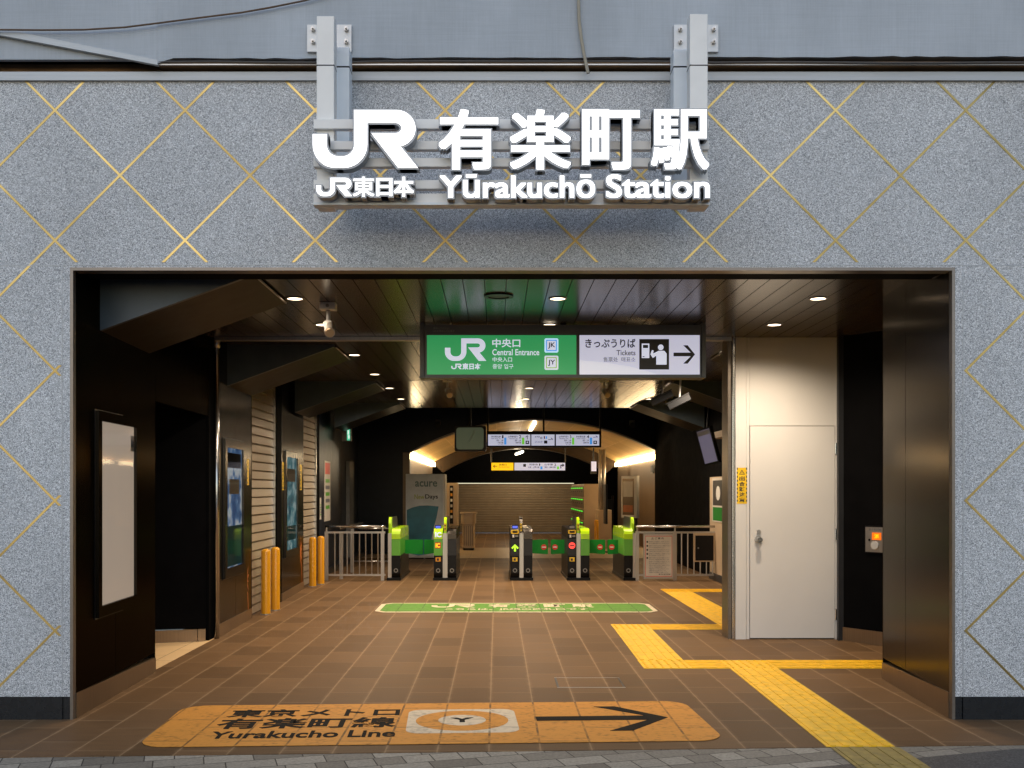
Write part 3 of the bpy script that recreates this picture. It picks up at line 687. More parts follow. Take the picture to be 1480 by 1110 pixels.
# downlights ---------------------------------------------------------
ordn = ['first', 'second', 'third', 'fourth', 'fifth', 'sixth']
WARM = (1., .79, .57)
def downlight(x, y, label, watts=150, cone=156):
    t = thing('ceiling_downlight', (x, y, ZC), label, 'downlight', 'recessed warm downlights in the plank ceiling')
    fd = Fr((x, y, ZC), (1, 0, 0), (0, 1, 0), (0, 0, -1))
    mb = MB(); mb.ring(fd, 0, 0, .060, .074, -.002, .006, 'trim', 28); mb.build('trim_ring', t)
    mb = MB(); mb.disc(fd, 0, 0, .060, .060, -.01, .003, 'lamp', 28); mb.build('lens', t)
    lamp(t, (x, y, ZC - .03), watts, WARM, spot=cone, size=.05)
YD = [8.22, 9.52, 11.65, 13.6, 15.46, 17.3]
for i, y in enumerate(YD):
    kw = dict(watts=250, cone=172) if i == 5 else dict(watts=(88, 190, 175, 160, 160)[i])
    downlight(-1.62, y, f'{ordn[i]} round downlight from the street in the row beside the sloping haunches', **kw)
    downlight(.49, y, f'{ordn[i]} round downlight from the street in the middle row over the gates', **kw)
    downlight(2.58, y, f'{ordn[i]} round downlight from the street in the row nearest the white door', **kw)
t = thing('ceiling_speaker', (.02, 8.1, ZC), 'dark round speaker in the plank ceiling before the green sign', 'speaker')
fd = Fr((.015, 8.1, ZC), (1, 0, 0), (0, 1, 0), (0, 0, -1))
mb = MB(); mb.ring(fd, 0, 0, .085, .117, -.002, .012, 'blackp', 32); mb.build('rim', t)
mb = MB(); mb.disc(fd, 0, 0, .085, .085, -.002, .006, 'darkgrey', 32); mb.build('grille', t)

# ceiling haunches
def haunch(y0, y1, side, label):
    xw, xt = (-2.86, -1.72) if side < 0 else (3.66, 2.5)
    t = thing('ceiling_haunch', (xw, y0, ZC), label, 'ceiling haunch', 'sloping dark haunches between ceiling and side walls')
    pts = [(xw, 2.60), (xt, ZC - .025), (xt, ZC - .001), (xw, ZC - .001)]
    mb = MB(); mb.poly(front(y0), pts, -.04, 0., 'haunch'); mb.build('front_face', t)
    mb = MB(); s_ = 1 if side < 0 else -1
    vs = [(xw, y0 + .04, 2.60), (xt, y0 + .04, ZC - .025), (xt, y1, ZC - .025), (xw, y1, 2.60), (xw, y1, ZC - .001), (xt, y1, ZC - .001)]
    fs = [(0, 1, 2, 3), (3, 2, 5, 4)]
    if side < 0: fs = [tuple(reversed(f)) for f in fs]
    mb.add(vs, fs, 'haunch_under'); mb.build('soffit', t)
    mb = MB(); mb.box(min(xt, xt + s_ * .012), max(xt, xt + s_ * .012), y0 + .1, y1, ZC - .024, ZC - .012, 'steel_dull'); mb.build('edge_strip', t)
for i, y in enumerate((7.2, 10.82, 14.5, 18.05)):
    haunch(y, y + 1.12, -1, ['slate haunch nearest the street, above the blank display case', 'second haunch from the street, above the blue poster panel', 'third haunch from the street, above the far poster panel', 'farthest haunch on the bollard side, beside the emergency exit sign'][i])
    if i: haunch(y, y + 1.12, 1, ['haunch hidden mostly behind the white wall', 'haunch above the tilted monitor and box cameras', 'farthest haunch on the ticket machine side'][i - 1])

# ================================================================ side walls
def wall_panel(par, X, y0, y1, z0, z1, m, name='panel', X2=None, seam=()):
    """panel on the left wall (facing +X), butted pieces with open seams"""
    ys = [y0] + list(seam) + [y1]
    for a, b in zip(ys, ys[1:]):
        mb = MB(); xa = X + ((X2 if X2 is not None else X) - X) * (a - y0) / (y1 - y0); xb = X + ((X2 if X2 is not None else X) - X) * (b - y0) / (y1 - y0)
        g = .003
        s_ = -1 if X < 0 else 1
        vs = [(xa, a + g, z0), (xb, b - g, z0), (xb, b - g, z1), (xa, a + g, z1)] + [(xa + s_ * .05, a + g, z0), (xb + s_ * .05, b - g, z0), (xb + s_ * .05, b - g, z1), (xa + s_ * .05, a + g, z1)]
        fs = [(0, 1, 2, 3), (7, 6, 5, 4), (0, 4, 5, 1), (1, 5, 6, 2), (2, 6, 7, 3), (3, 7, 4, 0)]
        if X > 0: fs = [tuple(reversed(f)) for f in fs]
        mb.add(vs, fs, m); mb.build(name, par)
def backing(par, x0, x1, y0, y1, z1=3.3):
    mb = MB(); mb.box(x0, x1, y0, y1, 0, z1, 'blackp'); mb.build('backing', par)
def skirting(par, X, X2, y0, y1, h0, h1):
    mb = MB(); s_ = 1 if X < 0 else -1
    xa, xb = X + s_ * .008, X2 + s_ * .008
    vs = [(xa, y0, 0), (xb, y1, 0), (xb, y1, h1), (xa, y0, h0), (xa - s_ * .06, y0, 0), (xb - s_ * .06, y1, 0), (xb - s_ * .06, y1, h1), (xa - s_ * .06, y0, h0)]
    fs = [(0, 1, 2, 3), (3, 2, 6, 7), (1, 5, 6, 2), (4, 0, 3, 7)]
    if X > 0: fs = [tuple(reversed(f)) for f in fs]
    mb.add(vs, fs, 'skirt'); mb.build('skirting', par)

# jamb beside the blank display case
t = thing('jamb_wall', (-2.8, 7.6, 0), 'dark bronze panelled wall holding the blank display case', 'wall')
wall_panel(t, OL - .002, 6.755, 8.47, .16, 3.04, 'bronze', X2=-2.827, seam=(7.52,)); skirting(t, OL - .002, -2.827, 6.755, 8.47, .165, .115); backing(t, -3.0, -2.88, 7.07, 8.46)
mb = MB(); mb.box(-2.99, -2.832, 8.472, 8.49, 0, 3.04, 'bronze'); mb.build('end_return', t)
# lintel above the side passage and the passage itself
t = thing('passage_wall', (-3.2, 10.1, 0), 'black wall of the side passage behind the blank display case', 'wall')
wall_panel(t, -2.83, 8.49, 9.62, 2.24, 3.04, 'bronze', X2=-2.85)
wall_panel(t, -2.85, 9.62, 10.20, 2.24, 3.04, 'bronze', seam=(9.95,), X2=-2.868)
mb = MB(); mb.box(-2.99, -2.9, 8.49, 10.3, 2.30, 3.3, 'blackp'); mb.build('backing', t)
af = Fr((-6.0, 9.3, 0), (3.11, .86, 0), (0, 0, 1), (.267, -.964, 0))
mb = MB(); mb.fbox(af, 0, 1., .135, 2.5, -.05, 0, 'black'); mb.build('panel', t)
mb = MB(); mb.fbox(af, 0, .975, 0, .125, -.05, .006, 'skirt'); mb.fbox(af, .977, 1., 0, .125, -.05, .004, 'skirt'); mb.build('skirting', t)
mb = MB(); mb.box(-6.1, -6.0, 8.3, 10.4, 0, 3.0, 'black'); mb.build('side_panel', t); mb = MB(); mb.box(-5.99, -3.0, 8.35, 8.45, 0, 3, 'black'); mb.build('side_panel', t)
mb = MB(); mb.box(-6.1, -3.0, 8.3, 10.4, 2.5, 2.6, 'black'); mb.build('soffit', t)
mb = MB(); mb.box(-2.91, -2.868, 10.205, 10.42, 0, 3.04, 'black'); mb.build('end_return', t)
t = thing('chrome_post', (-2.85, 10.42, 0), 'chrome post at the corner of the side passage and the blue poster wall', 'post', 'chrome posts guiding the night shutter')
mb = MB(); mb.cyl((-2.835, 10.36, 0), (-2.835, 10.36, 2.98), .028, 'chrome', 20); mb.build('post', t, True)
mb = MB(); mb.cyl((-2.835, 10.36, 2.94), (-2.835, 10.36, 3.03), .036, 'steel_dull', 20); mb.build('collar', t, True)

# poster panel walls with shutters
t = thing('panel_wall', (-2.86, 11.2, 0), 'brushed bronze wall panel holding the blue poster case', 'wall')
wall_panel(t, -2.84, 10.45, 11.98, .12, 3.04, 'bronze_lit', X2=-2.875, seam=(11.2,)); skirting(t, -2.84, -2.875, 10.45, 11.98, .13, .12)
mb = MB(); mb.box(-3.2, -2.878, 11.98, 12.03, 0, 3.04, 'bronze'); mb.build('end_return', t); backing(t, -3.2, -2.93, 10.45, 11.97)
def shutter(X, y0, y1, label):
    t = thing('roller_shutter', (X, (y0 + y1) / 2, 0), label, 'shutter', 'beige roller shutters between the poster walls')
    mb = MB(); z = .02; f = facing_right(X)
    while z < 3.0:
        mb.add([f(y0, z, .03), f(y1, z, .03), f(y1, z + .09, .012), f(y0, z + .09, .012), f(y0, z + .103, -.004), f(y1, z + .103, -.004), f(y1, z + .108, .03), f(y0, z + .108, .03)], [(0, 1, 2, 3), (3, 2, 5, 4), (4, 5, 6, 7)], 'shutter'); z += .108
    mb.build('slats', t)
    mb = MB(); mb.box(X, X + .05, y1, y1 + .045, 0, 3.0, 'chrome'); mb.build('guide_rail', t)
shutter(-2.96, 11.9, 13.45, 'beige roller shutter beside the nearer pair of bollards')
shutter(-3.02, 15.6, 16.85, 'beige roller shutter beside the farther pair of bollards')
t = thing('panel_wall', (-2.9, 14.6, 0), 'brushed bronze wall panel holding the teal poster case', 'wall')
mb = MB(); mb.box(-3.3, -2.90, 13.50, 13.76, 0, 3.04, 'black'); mb.build('end_return', t)
wall_panel(t, -2.893, 13.77, 15.6, .1, 3.04, 'bronze_lit', X2=-2.945, seam=(14.7,)); skirting(t, -2.893, -2.945, 13.77, 15.6, .11, .11); backing(t, -3.3, -3.01, 13.8, 15.59)
t = thing('side_wall', (-3.1, 20, 0), 'dark blue black wall with posters behind the stainless fence', 'wall')
mb = MB(); mb.box(-3.4, -2.98, 16.92, 17.2, 0, 3.04, 'black'); mb.build('end_return', t)
wall_panel(t, -3.0, 17.2, 24, .1, 4.2, 'navy', X2=-3.25, seam=(19.2, 20.6)); mb = MB(); mb.box(-3.6, -3.34, 17.2, 24, 0, 4.2, 'black'); mb.build('backing', t)
mb = MB(); mb.box(-3.14, -3.06, 21.3, 21.9, .1, 2.1, 'grey'); mb.build('door_edge', t)
mb = MB(); mb.box(-3.3, -2.99, 17.2, 24, 0, .1, 'darkgrey'); mb.build('skirting', t)

# display cases
def case(X, y0, y1, z0, z1, fw, pic, label, tilt=0., fm='bronze'):
    t = thing('display_case', (X, (y0 + y1) / 2, (z0 + z1) / 2), label, 'display case', 'framed display cases on the bronze walls')
    f = Fr((X - tilt * 0, 0, 0), (tilt, 1, 0), (0, 0, 1), (1, 0, 0)); f.o = Vector((X - tilt * y0, 0, 0))
    mb = MB(); mb.fbox(f, y0, y1, z0, z0 + fw, 0, .03, fm).fbox(f, y0, y1, z1 - fw * .9, z1, 0, .03, fm).fbox(f, y0, y0 + fw * .85, z0 + fw, z1 - fw * .9, 0, .03, fm).fbox(f, y1 - fw, y1, z0 + fw, z1 - fw * .9, 0, .03, fm); mb.fbox(f, y0 - .012, y1 + .012, z0 - .012, z1 + .012, -.01, .004, 'blackp'); mb.build('frame', t)
    mb = MB(); mb.quad(f, y0 + fw * .85, y1 - fw, z0 + fw, z1 - fw * .9, .008, pic); mb.build('backing_sheet', t)
    mb = MB(); mb.quad(f, y0 + fw * .85, y1 - fw, z0 + fw, z1 - fw * .9, .016, 'glass'); mb.build('glass', t)
    return t, f
t, f = case(-2.787, 7.10, 8.0, .615, 2.055, .075, 'pinkglass', 'tall display case with a blank pinkish sheet in a dark frame', -.036)
mb = MB(); mb.quad(f, 7.84, 7.925, 1.80, 1.92, .0105, 'paper'); mb.text(f, '見本', 7.85, 7.915, 1.83, 1.89, .0106, .0112, 'sg_print', .01); mb.build('note', t)
t, f = case(-2.842, 10.62, 11.55, .58, 2.04, .10, 'poster_blue', 'lit poster case showing a mostly blue night poster', -.023, 'bronze_lit')
mb = MB(); mb.quad(f, 10.75, 11.40, 1.74, 1.90, .0105, 'blackp'); mb.quad(f, 10.86, 11.32, 1.46, 1.62, .0105, 'paper'); mb.quad(f, 10.71, 11.45, .69, 1.12, .0105, 'teal'); mb.build('print', t)
t, f = case(-2.898, 13.95, 15.0, .58, 2.04, .09, 'poster_teal', 'lit poster case showing a pale teal poster, farther down the wall', -.028, 'bronze_lit')
mb = MB(); mb.quad(f, 14.1, 14.8, 1.62, 1.80, .0105, 'paper'); mb.quad(f, 14.08, 14.85, .8, 1.0, .0105, 'teal'); mb.build('print', t)

# stickers: warning strips and leaf prints on the bronze walls
def vsticker(f, a0, a1, z0, z1, label, grp='yellow warning stickers', text=True):
    t = thing('warning_sticker', f((a0 + a1) / 2, z0), label, 'sticker', grp)
    mb = MB(); mb.fbox(f, a0, a1, z0, z1, 0, .0025, 'yellow_st'); mb.build('sheet', t)
    mb = MB(); h = (z1 - z0); w_ = a1 - a0
    n = 18
    for i in range(n):
        for xa, xb in ((a0, a0 + w_ * .1), (a1 - w_ * .1, a1)):
            if i % 2: mb.quad(f, xa, xb, z0 + h * i / n, z0 + h * (i + 1) / n, .0032, 'sg_print')
    mb.build('hatched_edge', t)
    mb = MB()
    if text:
        for i, ch in enumerate('出合頭注意'): mb.text(f, ch, a0 + w_ * .22, a1 - w_ * .22, z1 - h * (.235 + .15 * i + .125), z1 - h * (.235 + .15 * i), .0026, .0036, 'sg_print', .03)
    m_ = (a0 + a1) / 2; k = w_ * .3
    tri = [(m_ - k, z1 - h * .19), (m_ + k, z1 - h * .19), (m_, z1 - h * .05)]
    tri2 = [(m_ - k * .62, z1 - h * .172), (m_ + k * .62, z1 - h * .172), (m_, z1 - h * .085)]
    mb.poly(f, tri, .0026, .0030, 'sg_print'); mb.poly(f, tri2, .0031, .0034, 'yellow_st'); mb.quad(f, m_ - k * .09, m_ + k * .09, z1 - h * .165, z1 - h * .115, .0038, 'sg_print')
    mb.build('print', t)
f1 = Fr((-2.8727, 0, 0), (0, 1, 0), (0, 0, 1), (1, 0, 0))
vsticker(f1, 11.66, 11.86, 1.56, 1.86, 'yellow warning sticker on the panel with the blue poster case')
f2 = Fr((-2.8955, 0, 0), (0, 1, 0), (0, 0, 1), (1, 0, 0))
vsticker(f2, 13.80, 13.92, 1.50, 1.88, 'yellow warning sticker on the street side of the teal poster case')
f3 = Fr((-2.938, 0, 0), (0, 1, 0), (0, 0, 1), (1, 0, 0))
vsticker(f3, 15.22, 15.42, 1.50, 1.88, 'yellow warning sticker on the shutter side of the teal poster case')
def leaf(f, a, b, k, label):
    rr = random.Random(3); pts = []
    for i in range(26):
        th = i * math.tau / 26; r_ = k * (1. if i % 2 else .45) * rr.uniform(.7, 1.15); pts.append((a + r_ * .75 * math.cos(th), b + r_ * 1.5 * math.sin(th)))
    mb = MB(); mb.poly(f, pts, 0, .002, 'rust'); mb.poly(f, [(a + k * .2, b - k), (a + k * .32, b - k), (a + k * .75, b - k * 3.6), (a + k * .6, b - k * 3.6)], 0, .0024, 'rust')
    tag(mb.build('leaf_sticker'), label, 'sticker', 'orange leaf stickers')
leaf(f1, 11.76, .48, .15, 'orange leaf sticker low on the panel with the blue poster')
leaf(f3, 15.35, .58, .15, 'orange leaf sticker low on the panel with the teal poster')

# bollards
def bollard(x, y, label, h=.79, r=.056, grp='orange yellow bollards'):
    t = thing('bollard', (x, y, 0), label, 'bollard', grp)
    mb = MB(); n = 24
    prof = [(r, 0), (r, h - r * .6), (r * .92, h - r * .3), (r * .7, h - r * .1), (r * .35, h), (0.001, h + .002)]
    vs = [(x + q * math.cos(k * math.tau / n), y + q * math.sin(k * math.tau / n), z) for q, z in prof for k in range(n)]
    fs = [(j * n + k, j * n + (k + 1) % n, (j + 1) * n + (k + 1) % n, (j + 1) * n + k) for j in range(len(prof) - 1) for k in range(n)]
    mb.add(vs, fs, 'bollard'); mb.build('post', t, True)
    mb = MB(); mb.cyl((x, y, 0), (x, y, .012), r * 1.12, 'steel_dull', 24); mb.build('base_ring', t)
bollard(-2.79, 12.37, 'yellow bollard nearest the blue poster wall')
bollard(-2.767, 12.8, 'yellow bollard standing just behind the nearest one')
bollard(-2.86, 15.9, 'yellow bollard of the far pair, close to the far shutter', .77)
bollard(-2.80, 16.3, 'yellow bollard of the far pair, next to the stainless fence', .77)

# ================================================================ right side
t = thing('jamb_wall', (3.03, 7.4, 0), 'brushed bronze jamb wall in two panels beside the alcove with the alarm', 'wall')
wall_panel(t, OR + .002, 6.755, 8.16, .165, 3.04, 'bronze_lit', X2=3.078, seam=(7.62,)); skirting(t, OR + .002, 3.078, 6.755, 8.16, .17, .13); backing(t, 3.14, 3.4, 7.06, 8.15)
mb = MB(); mb.box(3.082, 3.4, 8.162, 8.18, 0, 3.04, 'bronze'); mb.build('end_return', t)
t = thing('alcove_wall', (3.6, 10, 0), 'black alcove wall carrying the alarm box', 'wall')
d_ = Vector((3.72 - 3.44, 9.86 - 10.25, 0)).normalized(); nn = Vector((d_.y, -d_.x, 0))
af = Fr((3.44, 10.25, 0), d_, (0, 0, 1), nn if nn.y < 0 else -nn)
mb = MB(); mb.fbox(af, 0, 2.5, .135, 3.04, -.06, 0, 'black'); mb.build('panel', t)
mb = MB(); mb.fbox(af, 0, 2.5, 0, .135, -.06, .008, 'skirt'); mb.build('skirting', t)
mb = MB(); mb.box(3.41, 3.47, 10.22, 10.27, 0, 3.04, 'darkgrey'); mb.build('corner_post', t)
mb = MB(); mb.box(5.0, 5.1, 8.1, 9.9, 0, 3.3, 'black'); mb.build('side_panel', t); mb = MB(); mb.box(3.4, 5.1, 8.0, 8.1, 0, 3.3, 'black'); mb.build('side_panel', t)
t = thing('alarm_box', (3.7, 9.9, 1), 'steel fire alarm box with an orange lit square and round push button', 'alarm box')
q = (Vector((PX(1266, 9.92), 9.92, 0)) - af.o).dot(d_)
mb = MB(); mb.fbox(af, q - .105, q + .105, PZ(798, 9.92), PZ(762, 9.92), 0, .02, 'steel_dull'); mb.build('plate', t)
mb = MB(); mb.fbox(af, q - .12, q + .12, PZ(800, 9.92), PZ(760, 9.92), 0, .008, 'blackp'); mb.build('frame', t)
z = PZ(775, 9.92); mb = MB(); mb.fbox(af, q - .03, q + .07, z - .035, z + .035, .02, .024, glow('lit alarm square', (.85, .16, .01), .6)); mb.text(af, '消', q - .005, q + .045, z - .022, z + .022, .024, .026, 'sg_yellow', .02); mb.build('lit_square', t)
z = PZ(788, 9.92); mb = MB(); mb.disc(af, q + .0, z, .04, .04, .02, .03, 'galv', 24); mb.disc(af, q - .06, z + .05, .012, .012, .02, .024, 'blackp', 12); mb.build('push_button', t)
mb = MB(); z = PZ(766, 9.92); mb.text(af, '消火栓起動', q - .07, q + .07, z - .01, z + .014, .02, .021, 'sg_grey', 0); mb.build('lettering', t)

YW = 10.31; fw = front(YW)
t = thing('white_wall', (2.9, YW, 0), 'white steel wall block enclosing a plain white service door', 'wall')
xa, xb, xc, xd = PX(1063, YW), PX(1083.5, YW), PX(1207.5, YW), PX(1212, YW)
zt = PZ(616, YW)
mb = MB(); mb.box(xa, xb - .035, YW, YW + .3, 0, ZC - .002, 'white').box(xb - .03, xb, YW + .012, YW + .3, 0, ZC - .002, 'white').box(xc, xd, YW, YW + .3, 0, ZC - .002, 'white').box(xb, xc, YW + .004, YW + .3, zt + .006, ZC - .002, 'white'); mb.build('frame', t)
mb = MB(); mb.box(xb, xc, YW + .05, YW + .3, 0, zt + .006, 'blackp'); mb.box(xd, 3.45, YW + .02, YW + .3, 0, ZC, 'steel_dull'); mb.build('backing', t)
d = MB(); d.box(xb + .006, xc - .006, YW + .006, YW + .048, .012, zt, 'white'); d = d.build('door', t)
hx, hz = PX(1096, YW), PZ(780, YW)
mb = MB(); mb.cyl((hx, YW + .006, hz), (hx, YW - .012, hz), .038, 'steel_dull', 24); mb.cyl((hx, YW - .012, hz), (hx, YW - .045, hz), .016, 'chrome', 16); mb.cyl((hx, YW - .04, hz), (hx, YW - .07, hz), .026, 'chrome', 20); mb.build('knob', d)
hz2 = PZ(768.5, YW); mb = MB(); mb.cyl((hx + .005, YW + .006, hz2), (hx + .005, YW - .012, hz2), .021, 'steel_dull', 18); mb.build('lock', d)
for y in (648, 772, 888):
    z = PZ(y, YW); mb = MB(); mb.cyl((xc + .002, YW - .006, z - .055), (xc + .002, YW - .006, z + .055), .012, 'chrome', 12); mb.build('hinge', t)
vsticker(Fr((0, YW - .0005, 0), (1, 0, 0), (0, 0, 1), (0, -1, 0)), PX(1065, YW), PX(1079.5, YW), PZ(728, YW), PZ(676, YW), 'yellow warning sticker on the white wall beside the service door')
t = thing('chrome_post', (2.36, YW, 0), 'chrome post at the edge of the white wall', 'post', 'chrome posts guiding the night shutter')
mb = MB(); mb.box(PX(1053, YW), PX(1058, YW), YW + .03, YW + .3, 0, ZC - .002, 'trim'); mb.build('channel', t)
mb = MB(); mb.box(PX(1058, YW) + .002, PX(1063, YW) - .002, YW - .006, YW + .28, 0, ZC - .003, 'chrome'); mb.build('post', t, bev=.006)
t = thing('ticket_office_wall', (3.7, 16.5, 0), 'cream wall by the ticket machines beyond the white block', 'wall')
mb = MB(); mb.box(3.62, 3.7, 15.2, 17.4, .12, 1.72, 'beige'); mb.build('panel', t)
mb = MB(); mb.box(3.605, 3.7, 15.2, 17.4, 0, .12, 'darkgrey'); mb.build('skirting', t)
mb = MB(); mb.box(3.705, 3.8, 10.6, 24, 0, 4.2, 'black'); mb.build('backing', t)
mb = MB(); mb.box(3.45, 3.66, 15.3, 16.4, 2.32, 2.42, 'beige'); mb.build('canopy', t)
t = thing('wall_poster', (3.61, 16.6, 1.4), 'green and white poster on the cream ticket office wall', 'poster')
f = facing_left(3.616); mb = MB(); mb.fbox(f, -17.15, -16.15, .98, 1.70, 0, .006, 'paper'); mb.build('sheet', t)
mb = MB(); mb.quad(f, -17.1, -16.2, 1.0, 1.22, .0075, 'flap'); mb.quad(f, -17.1, -16.2, 1.25, 1.66, .0075, 'darkgrey'); mb.disc(f, -16.7, 1.45, .16, .12, .008, .009, 'white_hi', 14); mb.build('print', t)

t = thing('monitor', (3.35, 16, 2.15), 'tilted monitor with a bluish screen beside the white wall', 'monitor')
Yc = 16.0; mx, mz = PX(1022, Yc), PZ(645, Yc); rl = R(14)
f = Fr((mx, Yc, mz), Vector((math.cos(rl) * .55, -.835 * 0 + .8, math.sin(rl) * .55)).normalized(), (-math.sin(rl), 0, math.cos(rl)), (0, 0, 0))
f.u = Vector((.42, -.9, .13)).normalized(); f.v = Vector((-.25, .02, .97)).normalized(); f.n = f.u.cross(f.v).normalized()
if f.n.y > 0: f.n = -f.n
mb = MB(); mb.fbox(f, -.19, .19, -.29, .29, -.05, 0, 'blackp'); mb.build('housing', t)
mb = MB(); mb.quad(f, -.16, .16, -.26, .26, .002, 'screen_v'); mb.build('screen', t)
mb = MB(); mb.quad(f, -.155, .155, .18, .25, .0035, 'sg_grey'); mb.build('screen_header', t)
mb = MB(); mb.cyl((mx, Yc + .04, mz + .2), (mx + .1, Yc + .2, ZC), .02, 'blackp', 10); mb.build('arm', t)

# ================================================================ hanging green sign
YS = 9.42; fs_ = front(YS)
t = thing('hanging_sign', (.6, YS, 2.6), 'large lit hanging sign, green entrance panel beside a white tickets panel', 'sign')
B = lambda x0, y0, x1, y1: box_px(x0, y0, x1, y1, YS)
mb = MB(); a0, a1, b0, b1 = B(613, 469.5, 1014, 546); mb.fbox(fs_, a0, a1, b0, b1, -.2, -.006, 'signframe'); mb.build('housing', t, bev=.004)
mb = MB(); a0, a1, b0, b1 = B(613, 469.5, 1014, 484); mb.fbox(fs_, a0, a1, b0, b1, -.006, 0, 'signframe'); a0, a1, b0, b1 = B(613, 541.5, 1014, 546); mb.fbox(fs_, a0, a1, b0, b1, -.006, 0, 'signframe')
a0, a1, b0, b1 = B(833, 484.2, 837.5, 541.3); mb.fbox(fs_, a0, a1, b0, b1, -.006, 0, 'signframe'); mb.build('bezel', t)
for xa, xb in ((607, 612.6), (1014.4, 1020)):
    mb = MB(); a0, a1, b0, b1 = B(xa, 459, xb, 546); mb.fbox(fs_, a0, a1, b0, min(b1, ZC - .002), -.21, .01, 'signframe'); mb.build('end_frame', t)
mb = MB(); mb.cyl((PX(815, YS), YS + .1, b1 - .1), (PX(815, YS), YS + .1, ZC), .03, 'blackp', 14); mb.build('hanger', t)
mb = MB(); a0, a1, b0, b1 = B(617, 484.3, 833, 541.2); mb.quad(fs_, a0, a1, b0, b1, -.004, 'sg_green'); mb.build('green_panel', t)
mb = MB(); a0, a1, b0, b1 = B(837.6, 484.3, 1011.5, 541.2); mb.quad(fs_, a0, a1, b0, b1, -.004, 'sg_white')
pp = [(PX(838, YS), PZ(541, YS)), (PX(838, YS), PZ(521, YS)), (PX(870, YS), PZ(524, YS)), (PX(910, YS), PZ(530, YS)), (PX(950, YS), PZ(541, YS))]
mb.poly(fs_, pp, -.003, -.003, 'sg_white2'); mb.build('white_panel', t)
c0, c1 = -.0025, -.001
mb = MB(); a0, a1, b0, b1 = B(643, 489, 703, 521.5); mark(mb, fs_, a0, a1, b0, b1, c0, c1, 'sg_letter')
a0, a1, b0, b1 = B(652, 525.5, 667.5, 533.5); mark(mb, fs_, a0, a1, b0, b1, c0, c1, 'sg_letter')
T = lambda s_, x0, y0, x1, y1, m, bold=0.: mb.text(fs_, s_, *B(x0, y0, x1, y1), c0, c1, m, bold)
T('東日本', 668, 525, 695, 534, 'sg_letter', .035); mb.build('railway_logo', t)
mb = MB(); T('中央口', 711.5, 489.5, 752, 502, 'sg_letter', .02); T('Central Entrance', 711.5, 504.5, 779.5, 513.5, 'sg_letter', .015); T('中央入口', 712, 516, 740, 523, 'sg_letter', .01); T('중앙 입구', 712, 526, 742, 533, 'sg_letter', .005); mb.build('entrance_lettering', t)
for nm, y, cc, c2 in (('JK', 489, 'sg_lblue', 'sg_blue'), ('JY', 514, 'sg_letter', 'sg_lime')):
    mb = MB(); a0, a1, b0, b1 = B(787, y, 807, y + 20.5); mb.rrect(fs_, a0, a1, b0, b1, .014, c0, c1, cc)
    k = .014; mb.rrect(fs_, a0 + k, a1 - k, b0 + k, b1 - k, .006, c1, c1 + .0012, c2); k = .023; mb.rrect(fs_, a0 + k, a1 - k, b0 + k, b1 - k, .004, c1 + .0012, c1 + .0024, 'sg_letter')
    mb.text(fs_, nm, *B(792, y + 6, 802.5, y + 15), c1 + .0024, c1 + .0036, 'sg_print', .02); mb.build('line_badge', t)
mb = MB(); T('きっぷうりば', 846, 489.5, 918.5, 502.5, 'sg_print', .02); T('Tickets', 891, 506, 918.5, 513.5, 'sg_grey', .01); T('售票处', 872, 516, 893, 523, 'sg_grey'); T('매표소', 898, 516, 918.5, 523, 'sg_grey'); mb.build('ticket_lettering', t)
mb = MB(); mb.text(fs_, '環境にやさしい', *B(626, 472.8, 649, 475.6), 0, .001, 'grey'); mb.text(fs_, 'LEDを使用しています', *B(626, 476.8, 657, 479.8), 0, .001, 'grey'); mb.build('fine_print', t)
mb = MB(); mb.fbox(fs_, *B(924, 490, 967, 534), c0, c1, 'sg_print'); k0, k1 = c1, c1 + .0015
mb.fbox(fs_, *B(927.5, 496.5, 938.5, 517.5), k0, k1, 'sg_letter'); mb.fbox(fs_, *B(929.3, 498.5, 936.7, 503), k1, k1 + .001, 'sg_print'); mb.fbox(fs_, *B(928.8, 514.8, 931.5, 516), k1, k1 + .001, 'sg_print')
mb.disc(fs_, PX(955, YS), PZ(502, YS), .026, .026, k0, k1, 'sg_letter', 24)
body = [(948.5, 527), (948.5, 514), (943.5, 517.5), (940, 512), (942.2, 506), (944.8, 506.6), (944, 511), (952, 507), (960, 507), (963.5, 511), (963.5, 527)]
mb.poly(fs_, [(PX(x, YS), PZ(y, YS)) for x, y in body], k0, k1, 'sg_letter'); mb.build('pictogram', t)
mb = MB(); a0, a1, b0, b1 = B(973.5, 499, 1004.5, 525.5); arrow_right(mb, fs_, a0, a1, b0, b1, c0, c1, 'sg_print', .2); mb.build('arrow', t)

# security cameras --------------------------------------------------
def cctv(x, y, label, k=1., tilt=.35):
    t = thing('security_camera', (x, y, ZC), label, 'camera', 'tubular security cameras under the ceiling')
    mb = MB(); mb.box(x - .065 * k, x + .065 * k, y - .05 * k, y + .05 * k, ZC - .06 * k, ZC - .002, 'white_hi'); mb.cyl((x, y - .05 * k, ZC - .03 * k), (x, y - .054 * k, ZC - .03 * k), .014 * k, 'grey', 14); mb.build('mount', t, bev=.003)
    mb = MB(); mb.cyl((x, y, ZC - .06 * k), (x, y, ZC - .15 * k), .018 * k, 'galv', 14); mb.build('stem', t, True)
    mb = MB(); mb.fbox(front(y), x - .04 * k, x + .04 * k, ZC - .21 * k, ZC - .15 * k, -.035 * k, .03 * k, 'galv', .018 * k); mb.build('bracket', t)
    mb = MB(); mb.cyl((x + .01, y + .02, ZC - .18 * k), (x + .035 * k, y - .14 * k, ZC - .265 * k), .043 * k, 'steel_dull', 20); mb.cyl((x + .035 * k, y - .14 * k, ZC - .265 * k), (x + .0365 * k, y - .15 * k, ZC - .27 * k), .034 * k, 'beige', 20); mb.build('barrel', t)
cctv(PX(474.5, 8.42), 8.42, 'security camera with a white square mount nearest the street')
